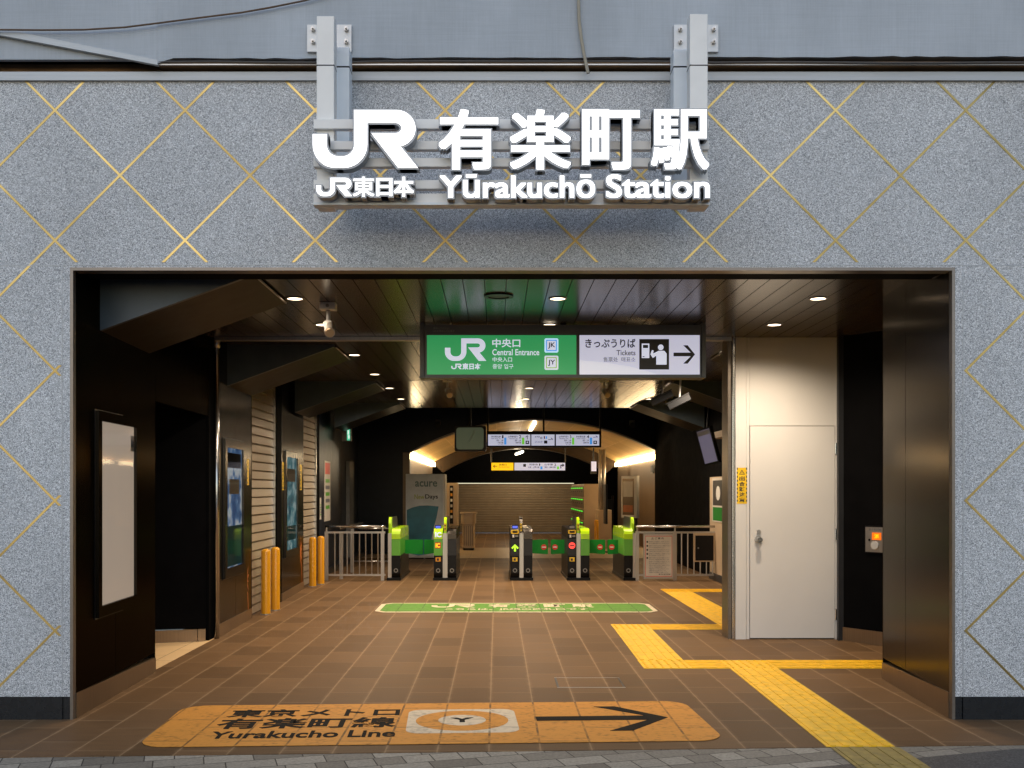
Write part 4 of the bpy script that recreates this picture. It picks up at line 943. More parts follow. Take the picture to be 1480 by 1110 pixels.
cctv(PX(647, 14.05), 14.05, 'security camera below the green panel of the hanging sign', .95)
cctv(PX(873, 14.05), 14.05, 'security camera below the tickets panel of the hanging sign', .95)
def boxcam(x, y, z, ax, label):
    t = thing('box_camera', (x, y, z), label, 'camera', 'dark box cameras near the tilted monitor')
    f = Fr((x, y, z), Vector((.86, -.2, .42)).normalized(), (0, 0, 1), (0, -1, 0)); f.v = Vector((-.4, .1, .9)).normalized(); f.n = f.u.cross(f.v)
    mb = MB(); mb.fbox(f, -.16, .16, -.04, .04, -.05, .05, 'darkgrey', .008); mb.build('housing', t)
    mb = MB(); mb.fbox(f, -.18, .17, .043, .055, -.06, .06, 'darkgrey'); mb.build('sunshield', t)
    mb = MB(); mb.cyl((x, y, z + .03), (x + .02, y + .02, ZC), .014, 'galv', 10); mb.build('stem', t)
boxcam(PX(957, 14.2), 14.2, PZ(576, 14.2), 1, 'dark box camera pointing at the gates, left of its twin')
boxcam(PX(982, 14.0), 14.0, PZ(581, 14.0), 1, 'dark box camera under the haunch, nearer the white wall')

# ================================================================ ticket gates
YG = 17.0
def gate(xa, xb, label, left=None, right=None, fin=None, finside=0, flaps=()):
    """one gate body between pixel columns xa..xb at its front face"""
    X0, X1 = PX(xa, YG), PX(xb, YG); L_ = 1.65; t = thing('ticket_gate', ((X0 + X1) / 2, YG, 0), label, 'ticket gate', 'automatic ticket gates in a row')
    zz = lambda y: PZ(y, YG)
    mb = MB(); mb.box(X0 - .012, X1 + .012, YG - .01, YG + L_, 0, .045, 'blackp'); mb.build('base', t)
    cw = .145
    f = front(YG)
    def column(x0, spec, side):
        x1 = x0 + cw
        sfr = Fr((x0, 0, 0), (0, 1, 0), (0, 0, 1), (1, 0, 0))
        def prof(z0, z1, m, nm, topround=False, depth=None):
            d = depth or L_
            mb = MB()
            if topround: pts = [(YG, z0), (YG, z1 - .09), (YG + .02, z1 - .045), (YG + .07, z1 - .01), (YG + .13, z1), (YG + d - .1, z1), (YG + d, z1 - .1), (YG + d, z0)]
            else: pts = [(YG, z0), (YG, z1), (YG + d, z1), (YG + d, z0)]
            mb.poly(sfr, pts, 0, cw, m); return mb.build(nm, t)
        lo = zz(803)
        mb = MB(); mb.poly(sfr, [(YG + .03, .045), (YG, .12), (YG, lo), (YG + L_, lo), (YG + L_, .045)], 0, cw, 'blackp'); mb.build('lower_panel', t)
        prof(lo + .002, zz(779.5), spec['mid'], 'middle_panel'); prof(zz(779.5) + .004, zz(764), spec['top'], 'top_cover', True)
        mb = MB(); zc = zz(824.5); xm = (x0 + x1) / 2; mb.ring(f, xm, zc, .022, .036, 0, .003, 'grey', 16); mb.build('maker_mark', t)
    def extras(x0, kind):
        x1 = x0 + cw; xm = (x0 + x1) / 2
        if kind in ('ic', 'arrow', 'stop'):
            mb = MB(); mb.fbox(f, x0 + .02, x1 - .02, zz(764), zz(758.8), 0, .012, 'blackp'); mb.fbox(f, x0 + .03, x1 - .03, zz(763.4), zz(760), .012, .014, 'bluelit' if kind != 'stop' else 'grey'); mb.build('display', t)
            st = MB(); st.fbox(f, x0 + .03, x1 - .03, zz(811.5), zz(805.5), 0, .002, 'orange_st' if kind == 'ic' else 'yellow_st'); st.fbox(f, x0 + .05, x0 + .085, zz(810.5), zz(807), .002, .003, 'sg_print'); st.build('sticker', t)
        if kind == 'ic':
            mb = MB(); mb.text(f, 'IC', x0 + .02, x1 - .02, zz(776.5), zz(769), 0, .003, 'sg_letter', .05); mb.build('ic_print', t)
            mb = MB(); mb.fbox(f, x0 + .02, x1 - .03, zz(792.5), zz(784), 0, .002, 'red'); mb.text(f, 'IC', x0 + .03, x1 - .04, zz(791.5), zz(785), .002, .004, 'sg_yellow', .05); mb.build('ic_sticker', t)
        if kind in ('arrow', 'stop'):
            mb = MB(); mb.rrect(f, x0 + .005, x1 - .005, zz(771.5), zz(765.8), .02, 0, .008, 'yellow_st'); mb.rrect(f, x0 + .03, x1 - .03, zz(770), zz(767.3), .01, .008, .01, 'blackp'); mb.build('reader', t)
            mb = MB(); mb.fbox(f, x0 + .03, x0 + .06, zz(777), zz(772.8), 0, .004, 'white_hi'); mb.fbox(f, x0 + .075, x1 - .02, zz(776), zz(773.6), 0, .003, 'grey'); mb.build('ticket_slot', t)
        if kind == 'arrow':
            a = xm; mb = MB(); h0, h1 = zz(797), zz(786.5); hm = (h0 + h1) / 2
            mb.poly(f, [(a - .016, h0), (a + .016, h0), (a + .016, hm + .008), (a + .042, hm - .02), (a + .062, hm + .0), (a, h1), (a - .062, hm), (a - .042, hm - .02), (a - .016, hm + .008)], 0, .003, 'limelit'); mb.build('lit_arrow', t)
        if kind == 'stop':
            mb = MB(); mb.disc(f, xm, zz(788.5), .054, .054, 0, .003, 'redlit', 28); mb.fbox(f, xm - .035, xm + .035, zz(788.5) - .009, zz(788.5) + .009, .003, .005, 'sg_print'); mb.build('stop_light', t)
    if left: column(X0, left, -1); extras(X0, left.get('k'))
    if right: column(X1 - cw, right, 1); extras(X1 - cw, right.get('k'))
    g0 = X0 + cw + .003 if left else X0; g1 = X1 - cw - .003 if right else X1
    if g1 - g0 > .01:
        mb = MB(); mb.box(g0, g1, YG + .02, YG + L_ - .02, .045, zz(771), 'steel_dull'); mb.build('side_plate', t)
    if fin:
        xc = finside; Y1_ = YG + .12
        sfr = Fr((xc - .022, 0, 0), (0, 1, 0), (0, 0, 1), (1, 0, 0))
        mb = MB(); mb.poly(sfr, [(Y1_, zz(775)), (Y1_, zz(757) ), (Y1_ + .03, zz(751)), (Y1_ + .09, zz(748)), (Y1_ + .18, zz(748)), (Y1_ + .18, zz(775))], 0, .044, fin); mb.build('fin_edge', t)
        mb = MB(); mb.poly(sfr, [(Y1_ + .18, zz(775)), (Y1_ + .18, zz(748.5)), (Y1_ + 1.1, zz(748.5)), (Y1_ + 1.2, zz(755)), (Y1_ + 1.2, zz(775))], .012, .032, 'darkgrey'); mb.build('fin_panel', t)
        if fin != 'lime' or (left and right):
            mb = MB(); ff = front(Y1_); mb.fbox(ff, xc - .02, xc + .015, zz(768), zz(757), 0, .004, 'yellow_st'); mb.fbox(ff, xc - .012, xc + .008, zz(761), zz(759), .004, .006, 'sg_print'); mb.fbox(ff, xc - .012, xc + .008, zz(766), zz(763.5), .004, .006, 'sg_print'); mb.build('fin_sticker', t)
    for x0, x1, sx, yf in flaps:
        Yf = YG + yf; ff = front(Yf); a0, a1 = PX(x0, Yf), PX(x1, Yf)
        w_ = abs(a1 - a0); s_ = -1 if a0 > a1 else 1
        pts = [(a0, PZ(780.2, Yf)), (a1 - s_ * .01, PZ(779.8, Yf)), (a1, PZ(781, Yf)), (a1, PZ(800, Yf)), (a1 - s_ * .015, PZ(801, Yf)), (a0, PZ(799.5, Yf))]
        q = MB(); q.poly(ff, pts, -.02, .02, 'flap'); q = q.build('flap', t)
        if sx:
            mb = MB(); mb.disc(ff, PX(sx, Yf), PZ(790.6, Yf), .048, .048, .02, .022, 'red', 24); mb.fbox(ff, PX(sx, Yf) - .032, PX(sx, Yf) + .032, PZ(790.6, Yf) - .009, PZ(790.6, Yf) + .009, .022, .024, 'white_hi'); mb.build('no_entry_mark', q)
    return t
grn = dict(mid='green', top='lime'); blk = dict(mid='darkgrey', top='bronze_lit'); dk = dict(mid='darkgrey', top='blackp')
gate(560.5, 578.5, 'narrow end gate with a lime top beside the stainless fence', right=grn, fin='lime', finside=PX(562.5, YG), flaps=((579, 611.5, None, .9),))
gate(627, 659.5, 'wide gate with green panel and IC card prints', left=dict(grn, k='ic'), right=blk, fin='lime', finside=PX(643, YG), flaps=((627, 613, None, .9),))
gate(738, 769.5, 'black gate with a lit lime arrow', left=dict(dk, k='arrow'), right=blk, fin='bronze_lit', finside=PX(753.5, YG), flaps=((769.5, 792, 786, .85),))
gate(820.5, 852, 'gate with a red stop light and a lime topped rear column', left=dict(dk, k='stop'), right=grn, fin='lime', finside=PX(836.5, YG), flaps=((820, 796, 802, .85), (852, 874.5, 867, .85)))
gate(902, 918.5, 'narrow end gate with a lime top beside the notice board', left=grn, fin='lime', finside=PX(916, YG), flaps=((902, 878, 884, .85),))

# fences
def fence(xa, xb, posts, bars, label, y0=760):
    t = thing('railing', (PX((xa + xb) / 2, YG), YG, 0), label, 'railing', 'stainless railings beside the ticket gates')
    zz = lambda y: PZ(y, YG); X = lambda x: PX(x, YG)
    for p in posts:
        mb = MB(); mb.box(X(p) - .028, X(p) + .028, YG - .02, YG + .03, 0, zz(y0 + 8), 'steel_dull'); mb.cyl((X(p), YG, zz(y0 + 8)), (X(p), YG, zz(y0 + 1.5)), .014, 'steel_dull', 10); mb.build('post', t)
    mb = MB(); mb.cyl((X(xa), YG, zz(y0 + 1)), (X(xb), YG, zz(y0 + 1)), .02, 'chrome', 12); mb.build('handrail', t, True)
    for y in (y0 + 9.5, 831):
        mb = MB(); mb.box(X(xa), X(xb), YG - .012, YG + .012, zz(y) - .016, zz(y) + .016, 'steel_dull'); mb.build('crossbar', t)
    for b_ in bars:
        mb = MB(); mb.cyl((X(b_), YG, zz(831)), (X(b_), YG, zz(y0 + 9.5)), .011, 'steel_dull', 8); mb.build('bar', t)
fence(470, 557, (472, 553), [484 + i * 8.9 for i in range(8)], 'stainless railing with vertical bars beside the far bollards')
fence(919, 1040, (921, 975.5, 1038), [985, 994, 1003, 1012, 1021, 1030], 'stainless railing carrying the notice board and a black box')
t = thing('railing', (-2.6, 18.5, 0), 'second stainless railing set back behind the barred one', 'railing', 'stainless railings beside the ticket gates')
for yy in (17.3, 18.6):
    mb = MB(); mb.box(-2.66, -2.60, yy, yy + .05, 0, .80, 'steel_dull'); mb.build('post', t)
mb = MB(); mb.cyl((-2.63, 17.2, .86), (-2.63, 20, .86), .02, 'chrome', 12); mb.build('handrail', t, True)
mb = MB(); mb.cyl((-2.63, 18.7, .80), (-1.95, 18.7, .80), .018, 'chrome', 12); mb.cyl((-2.63, 18.7, .2), (-1.95, 18.7, .2), .014, 'steel_dull', 10); mb.build('crossbar', t, True)

t = thing('notice_board', (PX(952, 16.9), 16.9, 0), 'white notice board of printed rules with a red border on the railing', 'notice board')
Yn = 16.93; fn = front(Yn); Bn = lambda x0, y0, x1, y1: box_px(x0, y0, x1, y1, Yn)
mb = MB(); mb.fbox(fn, *Bn(930, 771.5, 974, 836.5), -.03, 0, 'steel_dull'); mb.build('frame', t)
mb = MB(); mb.fbox(fn, *Bn(932, 774, 972, 834), 0, .003, 'paper'); mb.build('sheet', t)
mb = MB()
for q in ((932.6, 774.6, 971.4, 775.3), (932.6, 832.6, 971.4, 833.3), (932.6, 775.4, 933.2, 832.5), (970.8, 775.4, 971.4, 832.5)): mb.fbox(fn, *Bn(*q), .003, .004, 'red')
mb.build('border', t)
mb = MB(); mb.text(fn, '⚠ ご 案 内', *Bn(941, 776.6, 959, 779.8), .003, .004, 'sg_print', .02)
lines = ['駅構内での喫煙はご遠慮ください', '駆け込み乗車は危険ですのでおやめください', '通路での座り込みはご遠慮ください', '許可のない物品販売等を禁止します', '不審物を見つけた場合はお知らせください', '危険物の持ち込みは禁止されています']
y = 782
for i in range(5):
    for j in range(2):
        mb.text(fn, lines[(i * 2 + j) % 6], *Bn(938, y, 969 - (j * 9 if i % 2 else 2), y + 1.9), .003, .004, 'sg_grey'); y += 2.6
    mb.disc(fn, PX(935.5, Yn), PZ(y - 4, Yn), .016, .016, .003, .004, 'sg_print', 10); y += .6
for i in range(7): mb.text(fn, lines[i % 6], *Bn(938, y, 969 - (i * 5 % 9), y + 1.8), .003, .004, 'sg_grey'); y += 2.55
mb.text(fn, '東日本旅客鉄道', *Bn(952, 829, 969, 831), .003, .004, 'sg_print', .01); mb.build('lettering', t)
t = thing('control_box', (PX(1020, YG), YG, .5), 'black box in a pale frame mounted on the railing', 'box')
Yn = 16.95; fn = front(Yn)
mb = MB(); mb.fbox(fn, *box_px(1002.5, 770.5, 1034, 812, Yn), -.04, 0, 'beige'); mb.build('frame', t)
mb = MB(); mb.fbox(fn, *box_px(1005, 774, 1031, 810, Yn), 0, .012, 'blackp'); mb.disc(fn, PX(1009, Yn), PZ(792, Yn), .014, .014, .012, .016, 'grey', 12); mb.build('door', t)

# ================================================================ arch wall and vault
YA = 24.0
AX0, AX1, SZ, CZ = -2.04, 3.84, 2.36, 3.14
def arc_pts(x0, x1, sz, cz, n=40):
    h = (x1 - x0) / 2; s_ = cz - sz; r_ = (h * h + s_ * s_) / (2 * s_); cx, cy = (x0 + x1) / 2, cz - r_; a = math.asin(h / r_)
    return [(cx + r_ * math.sin(-a + 2 * a * i / n), cy + r_ * math.cos(-a + 2 * a * i / n)) for i in range(n + 1)]
A = arc_pts(AX0, AX1, SZ, CZ)
t = thing('arch_wall', (.9, YA, 0), 'black wall pierced by the wide arch behind the gates', 'wall')
fa = front(YA)
mb = MB(); mb.box(-3.4, AX0, YA, YA + .3, 0, 4.3, 'navy'); mb.box(AX1, 8, YA, YA + .3, 0, 4.3, 'black')
for (xa, za), (xb, zb_) in zip(A, A[1:]):
    mb.add([fa(xa, za), fa(xb, zb_), fa(xb, 4.3), fa(xa, 4.3)], [(0, 1, 2, 3)], 'navy')
mb.build('panel', t)
mb = MB(); z_ = PZ(678, YA); mb.box(-3.3, AX0 - .02, YA - .003, YA, z_ - .006, z_ + .006, 'blackp'); mb.build('seam', t)
mb = MB(); mb.box(AX0 - .16, AX0, YA - .012, YA + .02, 0, SZ + .02, 'pier'); mb.build('edge_trim', t)
mb = MB()
for (xa, za), (xb, zb_) in zip(A, A[1:]): mb.add([(xa, YA - .01, za), (xb, YA - .01, zb_), (xb, YA - .01, zb_ + .035), (xa, YA - .01, za + .035), (xa, YA + .3, za), (xb, YA + .3, zb_)], [(0, 1, 2, 3), (0, 4, 5, 1)], 'trim')
mb.build('arch_trim', t)
YE = 32.5
t = thing('vault', (.9, 28, 2.4), 'golden panelled barrel vault lit from strips along both sides', 'vault')
mb = MB()
for (xa, za), (xb, zb_) in zip(A, A[1:]): mb.add([(xa, YA + .3, za), (xb, YA + .3, zb_), (xb, YE, zb_), (xa, YE, za)], [(0, 3, 2, 1)], 'vault')
mb.build('soffit', t, True)
B2 = arc_pts(-1.72, 3.5, 2.05, 2.82)
mb = MB()
for (p, q), (r_, s_) in zip(zip(A, A[1:]), zip(B2, B2[1:])):
    mb.add([(p[0], YE, p[1]), (q[0], YE, q[1]), (s_[0], YE, s_[1]), (r_[0], YE, r_[1]), (r_[0], YE + .5, r_[1]), (s_[0], YE + .5, s_[1])], [(0, 3, 2, 1), (3, 4, 5, 2)], 'rib')
mb.build('end_rib', t)
for s_, xx in ((1, AX0), (-1, AX1)):
    mb = MB(); x0 = xx; x1 = xx + s_ * .10
    mb.box(min(x0, x1), max(x0, x1), YA + .32, YE - .1, SZ - .115, SZ - .005, 'strip'); o = mb.build('light_strip', t)
for xx in (AX0 - .1, AX1):
    mb = MB(); mb.box(xx, xx + .1, YA + .3, YE, 0, SZ - .12, 'pier'); mb.build('side_panel', t)
mb = MB(); z0 = CZ - .05; mb.box(.86, .94, YA + .2, YA + 3.6, z0 - .02, z0 + .03, 'tube'); mb.build('crown_strip', t)
for i, (xx, y0) in enumerate(((1.9, 26.5),)):
    pass

t = thing('end_wall', (.6, 35.5, 0), 'black end wall with a wide beige roller shutter', 'wall')
YX = 35.5
mb = MB(); mb.box(-4, 6, YX, YX + .2, PZ(698, YX), 4.3, 'black').box(-4, PX(658, YX), YX, YX + .2, 0, PZ(698, YX), 'black').box(PX(830, YX), 6, YX, YX + .2, 0, PZ(698, YX), 'black'); mb.build('panel', t)
mb = MB(); z = .02; f = front(YX + .1)
while z < PZ(698, YX) - .05:
    mb.add([f(PX(658, YX), z, 0), f(PX(830, YX), z, 0), f(PX(830, YX), z + .075, .02), f(PX(658, YX), z + .075, .02), f(PX(658, YX), z + .085, 0), f(PX(830, YX), z + .085, 0)], [(0, 1, 2, 3), (3, 2, 5, 4)], 'shutter'); z += .085
mb.build('shutter', t)
for q in ((-4, -3.9, YE + .5, YX), (6, 6.1, YE + .5, YX), (-4, -1.75, YE + .3, YE + .5), (3.9, 6, YE + .3, YE + .5)):
    mb = MB(); mb.box(*q, 0, 4.3, 'black'); mb.build('side_panel', t)
t = thing('light_tube', (.75, 33.5, 2.74), 'bare white light tube near the end wall', 'lamp')
mb = MB(); mb.cyl((.83, 32.9, 2.73), (.66, 35.2, 2.73), .04, 'tube', 10); mb.build('tube', t)
mb = MB(); mb.cyl((.83, 32.9, 2.79), (.66, 35.2, 2.79), .03, 'grey', 8); mb.build('fitting', t)
lamp(t, (.75, 34, 2.6), 45, (1., .85, .6), size=.1)
lamp(t, (.75, 34.2, 2.3), 40, (1., .72, .4), size=.3)

def small_cam(x, y, label):
    X, Z = PX(x, YA - .1), PZ(y, YA - .1)
    t = thing('dome_camera', (X, YA - .1, Z), label, 'camera', 'small cameras on the arch wall')
    mb = MB(); mb.box(X - .06, X + .06, YA - .06, YA - .002, Z, Z + .11, 'grey'); mb.build('mount', t)
    mb = MB(); mb.cyl((X, YA - .08, Z), (X, YA - .16, Z - .03), .06, 'darkgrey', 16); mb.build('housing', t)
small_cam(633, 613, 'small camera on the arch wall above the grey hanging monitor')
small_cam(914, 614, 'small camera on the arch wall over the narrow lime end gate')

# hanging platform signs --------------------------------------------
def hang(Y, x0, y0, x1, y1, rods, label, panels, ztop=3.9):
    t = thing('hanging_sign', (PX((x0 + x1) / 2, Y), Y, PZ(y1, Y)), label, 'sign', 'hanging platform direction signs')
    f = front(Y)
    mb = MB(); mb.fbox(f, *box_px(x0, y0, x1, y1, Y), -.16, 0, 'blackp'); mb.build('housing', t)
    for r_ in rods:
        mb = MB(); mb.cyl((PX(r_, Y), Y + .08, PZ(y0, Y)), (PX(r_, Y), Y + .08, ztop), .022, 'darkgrey', 10); mb.build('rod', t)
    for m, q in panels:
        mb = MB(); mb.fbox(f, *box_px(*q, Y), 0, .004, m); mb.build('lit_panel', t)
    return t, f
Y2 = 22.5
t, f = hang(Y2, 703.5, 623, 869, 646.5, (705, 786, 868), 'black hanging sign with three white platform panels over the gates',
            [('sg_white', (705.5, 628, 766.5, 644)), ('sg_white', (768, 628, 801.5, 644)), ('sg_white', (803.5, 628, 866, 644))])
mb = MB(); T2 = lambda s_, x0, y0, x1, y1, m='sg_print', bold=.012: mb.text(f, s_, *box_px(x0, y0, x1, y1, Y2), .004, .006, m, bold)
for o_, n1, n2, c1_, c2_, l1, l2 in ((0, '1', '2', 'sg_blue', 'sg_lime2', '京浜東北線', '山手線内回り'), (98, '3', '4', 'sg_lime2', 'sg_blue', '山手線外回り', '京浜東北線')):
    T2(l1, 710 + o_, 629.5, 723.5 + o_, 632.5); T2('Keihin-Tohoku Line' if o_ == 0 else 'Yamanote Line', 710 + o_, 633.2, 723.5 + o_, 634.6); T2('東京・上野', 717.5 + o_, 635.3, 727.5 + o_, 638); T2('大宮方面', 719 + o_, 638.6, 727.5 + o_, 641); T2('for Tokyo', 720 + o_, 641.6, 727.5 + o_, 643)
    T2(n1, 725.5 + o_, 629, 727.7 + o_, 633.5); T2(l2, 734.5 + o_, 629.5, 748 + o_, 632.5); T2('Yamanote Line' if o_ == 0 else 'Keihin-Tohoku', 736 + o_, 633.2, 748 + o_, 634.6); T2('東京・上野', 744 + o_, 635.3, 753 + o_, 638); T2('池袋方面', 745 + o_, 638.6, 753 + o_, 641); T2(n2, 750 + o_, 629, 753.5 + o_, 633.5)
    mb.fbox(f, *box_px(728.7 + o_, 632.5, 731.9 + o_, 642.6, Y2), .004, .006, c1_); mb.fbox(f, *box_px(754.4 + o_, 632.5, 757.8 + o_, 642.2, Y2), .004, .006, c2_)
    mb.fbox(f, *box_px(759.7 + o_, 637, 764.7 + o_, 641.8, Y2), .004, .006, 'sg_print'); mb.disc(f, PX(762.2 + o_, Y2), PZ(639.2, Y2), .018, .018, .006, .008, 'sg_white', 10)
T2('↑', 759.5, 629, 764.7, 635.2); T2('お手洗', 773, 630, 780, 632.6); T2('コインロッカー', 773, 637, 785, 640.4); T2('→', 792.5, 632.5, 800, 638.5); T2('→', 857.5, 629.5, 864.5, 634.5)
mb.fbox(f, *box_px(786.3, 636.8, 791, 641, Y2), .004, .006, 'sg_print'); mb.fbox(f, *box_px(786, 630.5, 787.6, 634.2, Y2), .004, .006, 'red'); mb.fbox(f, *box_px(788.8, 630.5, 790.6, 634.2, Y2), .004, .006, 'sg_blue'); mb.ring(f, PX(782.3, Y2), PZ(633, Y2), .014, .024, .004, .006, 'sg_print', 12)
mb.build('lettering', t)
Y3 = 29.5
t, f = hang(Y3, 709.5, 667.5, 818, 680.5, (710, 817), 'smaller hanging sign, yellow exit panel beside a white platform panel',
            [('sg_yellow', (710.3, 668.8, 742, 679.8)), ('sg_white', (743.5, 668.8, 816.8, 679.8))], 3.05)
mb = MB(); T3 = lambda s_, x0, y0, x1, y1, m='sg_print': mb.text(f, s_, *box_px(x0, y0, x1, y1, Y3), .004, .006, m, .012)
T3('←', 712.5, 671.5, 718.5, 676.5); T3('京橋口', 721, 670.2, 732.5, 673); T3('Kyobashi Exit', 721, 674.3, 736.5, 676)
T3('京浜東北線', 765, 670, 777, 672.8); T3('大宮・上野方面', 763, 674, 779.5, 676.6); T3('1', 779, 670, 780.7, 673); T3('山手線', 787, 670, 799, 672.8); T3('東京・池袋方面', 787, 674, 803, 676.6); T3('2', 801, 670, 804, 673.4)
mb.fbox(f, *box_px(781, 674.2, 784, 678.3, Y3), .004, .006, 'sg_blue'); mb.fbox(f, *box_px(805, 674.2, 808, 678.3, Y3), .004, .006, 'sg_lime2'); mb.fbox(f, *box_px(756.3, 670.6, 760.2, 674.6, Y3), .004, .006, 'sg_print')
mb.poly(f, [(PX(x, Y3), PZ(y, Y3)) for x, y in ((810, 677), (810, 671.7), (812.8, 671.7), (812.8, 669.8), (815.8, 672.4), (812.8, 675), (812.8, 673.2), (811.3, 673.2), (811.3, 677))], .004, .006, 'sg_print')
mb.build('lettering', t)

Ym = 21.5; f = front(Ym)
t = thing('hanging_monitor', (PX(680, Ym), Ym, 2.2), 'grey hanging monitor with a dull green screen', 'monitor')
mb = MB(); mb.fbox(f, *box_px(657, 615.5, 702.5, 652, Ym), -.35, 0, 'darkgrey', .02); mb.build('housing', t)
mb = MB(); a0, a1, b0, b1 = box_px(659.5, 618, 699, 649.5, Ym); mb.rrect(f, a0, a1, b0, b1, .06, 0, .006, 'screen'); mb.build('screen', t)
mb = MB(); p = [(PX(678, Ym), PZ(637, Ym)), (PX(686, Ym), PZ(622, Ym))]; mb.poly(f, [(p[0][0], p[0][1]), (p[0][0] + .012, p[0][1]), (p[1][0] + .012, p[1][1]), (p[1][0], p[1][1])], .006, .008, 'grey'); mb.build('screen_scratch', t)
mb = MB(); mb.cyl((PX(679, Ym), Ym + .15, PZ(616, Ym)), (PX(679, Ym), Ym + .15, 3.9), .03, 'darkgrey', 10); mb.build('rod', t)

# ================================================================ things beyond the gates
Yv = 22.3; f = front(Yv)
t = thing('vending_machine', (PX(616, Yv), Yv, 0), 'vending machine wrapped in a pale banner with a teal wave', 'vending machine')
B = lambda x0, y0, x1, y1: box_px(x0, y0, x1, y1, Yv)
a0, a1, b0, b1 = B(586.5, 685, 640, 806); mb = MB(); mb.fbox(f, a0, PX(643, Yv), b0, b1, -.8, -.01, 'white_hi'); mb.build('cabinet', t, bev=.01)
mb = MB(); mb.fbox(f, a0, a1, b0 + .03, b1 - .004, -.01, .01, 'banner'); mb.build('banner', t)
mb = MB(); wave = [(588, 737), (596, 733.5), (606, 731), (618, 730.5), (634, 732), (631, 748), (627, 762), (624, 778), (623, 800), (605, 803), (588, 799)]
mb.poly(f, [(PX(x, Yv), PZ(y, Yv)) for x, y in wave], .01, .0125, 'teal'); mb.build('wave_print', t)
mb = MB(); mb.text(f, 'acure', *B(600, 695.5, 632, 703.5), .01, .0125, plain('grey green print', (.12, .2, .2), .4), .02); mb.text(f, 'New', *B(599, 714.5, 613.5, 721.5), .01, .0125, plain('yellow green print', (.4, .45, .12), .4), .02); mb.text(f, 'Days', *B(614.5, 714.5, 633, 722.5), .01, .0125, 'darkgrey', .02); mb.build('lettering', t)
mb = MB(); mb.fbox(f, a0, a1, 0, .02, -.7, -.05, 'blackp')
for x in (.06, .5, .9): mb.cyl((a0 + (a1 - a0) * x, Yv + .05, 0), (a0 + (a1 - a0) * x, Yv + .05, b0 + .01), .02, 'grey', 10)
mb.build('foot', t)
t = thing('vending_machine', (PX(658, 27), 27, 0), 'slim orange beige machine seen edge on beyond the wrapped one', 'vending machine')
mb = MB(); Yq = 26.; mb.box(PX(645, Yq), PX(661, Yq), Yq, Yq + .9, .06, PZ(698, Yq), 'beige'); mb.build('cabinet', t, bev=.01)
mb = MB(); ff = front(Yq - .003); mb.fbox(ff, *box_px(650, 702, 655, 757, Yq), 0, .01, 'blackp')
for i in range(6): mb.fbox(ff, *box_px(651, 705 + i * 8, 654, 709 + i * 8, Yq), .01, .014, ['paper', 'orange_st', 'white_hi'][i % 3])
mb.build('selection_panel', t)
mb = MB(); mb.box(PX(645, Yq), PX(661, Yq), Yq + .02, Yq + .88, 0, .06, 'blackp'); mb.build('plinth', t)
t = thing('waste_bin', (PX(677, 26), 26, 0), 'beige waste bin with an open hood against the far shutter', 'bin')
Yb = 25.4; mb = MB(); a0, a1 = PX(668, Yb), PX(686, Yb)
n = 24
mb.rrect(GROUND, a0, a1, Yb, Yb + .45, .08, .06, PZ(757, Yb), 'beige')
mb.build('body', t)
mb = MB(); mb.rrect(GROUND, a0 - .03, a1 + .03, Yb - .03, Yb + .48, .09, PZ(756.8, Yb), PZ(743, Yb), 'beige'); mb.rrect(GROUND, a0 - .05, a1 + .06, Yb - .05, Yb + .5, .1, PZ(743, Yb) + .002, PZ(740.5, Yb), 'beige'); mb.build('hood', t)
mb = MB(); mb.rrect(GROUND, a0 + .02, a1 - .02, Yb + .02, Yb + .43, .06, 0, .06, 'blackp'); mb.build('foot', t)
mb = MB()
for i in range(5): xx = a0 + .05 + i * (a1 - a0 - .1) / 4; mb.box(xx - .006, xx + .006, Yb - .008, Yb + .001, .12, PZ(760, Yb), 'pier')
mb.build('ribs', t)

t = thing('locker_bank', (2.4, 28, 0), 'beige coin locker bank with rows of green indicator lights', 'lockers')
mb = MB(); mb.box(2.30, 2.72, 27., 31.5, 0, 1.66, 'beige'); mb.build('cabinet', t, bev=.01)
fl_ = facing_left(2.299)
for i in range(6):
    mb = MB()
    for j in range(5): mb.fbox(fl_, -31.4 + i * .73, -31.4 + i * .73 + .68, .08 + j * .31, .08 + j * .31 + .28, 0, .012, 'pier')
    for j in range(5):
        mb.fbox(fl_, -31.4 + i * .73 + .1, -31.4 + i * .73 + .5, .30 + j * .31, .325 + j * .31, .012, .03, 'ledgreen'); mb.fbox(fl_, -31.4 + i * .73 + .1, -31.4 + i * .73 + .3, .2 + j * .31, .23 + j * .31, .012, .02, 'sg_print')
    mb.build('locker_door', t)
bollard(2.53, 26.0, 'lone yellow bollard in front of the coin lockers', .75)
t = thing('pipe_column', (2.75, 26.3, 0), 'pair of upright steel pipes on a beige base near the lockers', 'column')
for x in (867.5, 873): mb = MB(); mb.cyl((PX(x, 26.3), 26.3, .8), (PX(x, 26.3), 26.3, 2.55), .045, 'steel_dull', 14); mb.build('pipe', t, True)
mb = MB(); mb.box(PX(864, 26.2), PX(884, 26.2), 26.1, 26.8, 0, PZ(737, 26.2), 'beige'); mb.build('base', t, bev=.01)
t = thing('display_stand', (2.85, 25, 0), 'black pole stand with a thin screen seen edge on', 'display stand')
mb = MB(); mb.cyl((PX(885.5, 24.6), 24.6, 0), (PX(885.5, 24.6), 24.6, PZ(716, 24.6)), .024, 'blackp', 12); mb.cyl((PX(885.5, 24.6), 24.6, 0), (PX(885.5, 24.6), 24.6, .03), .2, 'blackp', 20); mb.build('pole', t)
mb = MB(); mb.box(PX(874, 24.6), PX(877, 24.6), 24.4, 24.9, PZ(757, 24.6), PZ(700, 24.6), 'darkgrey'); mb.build('screen', t)
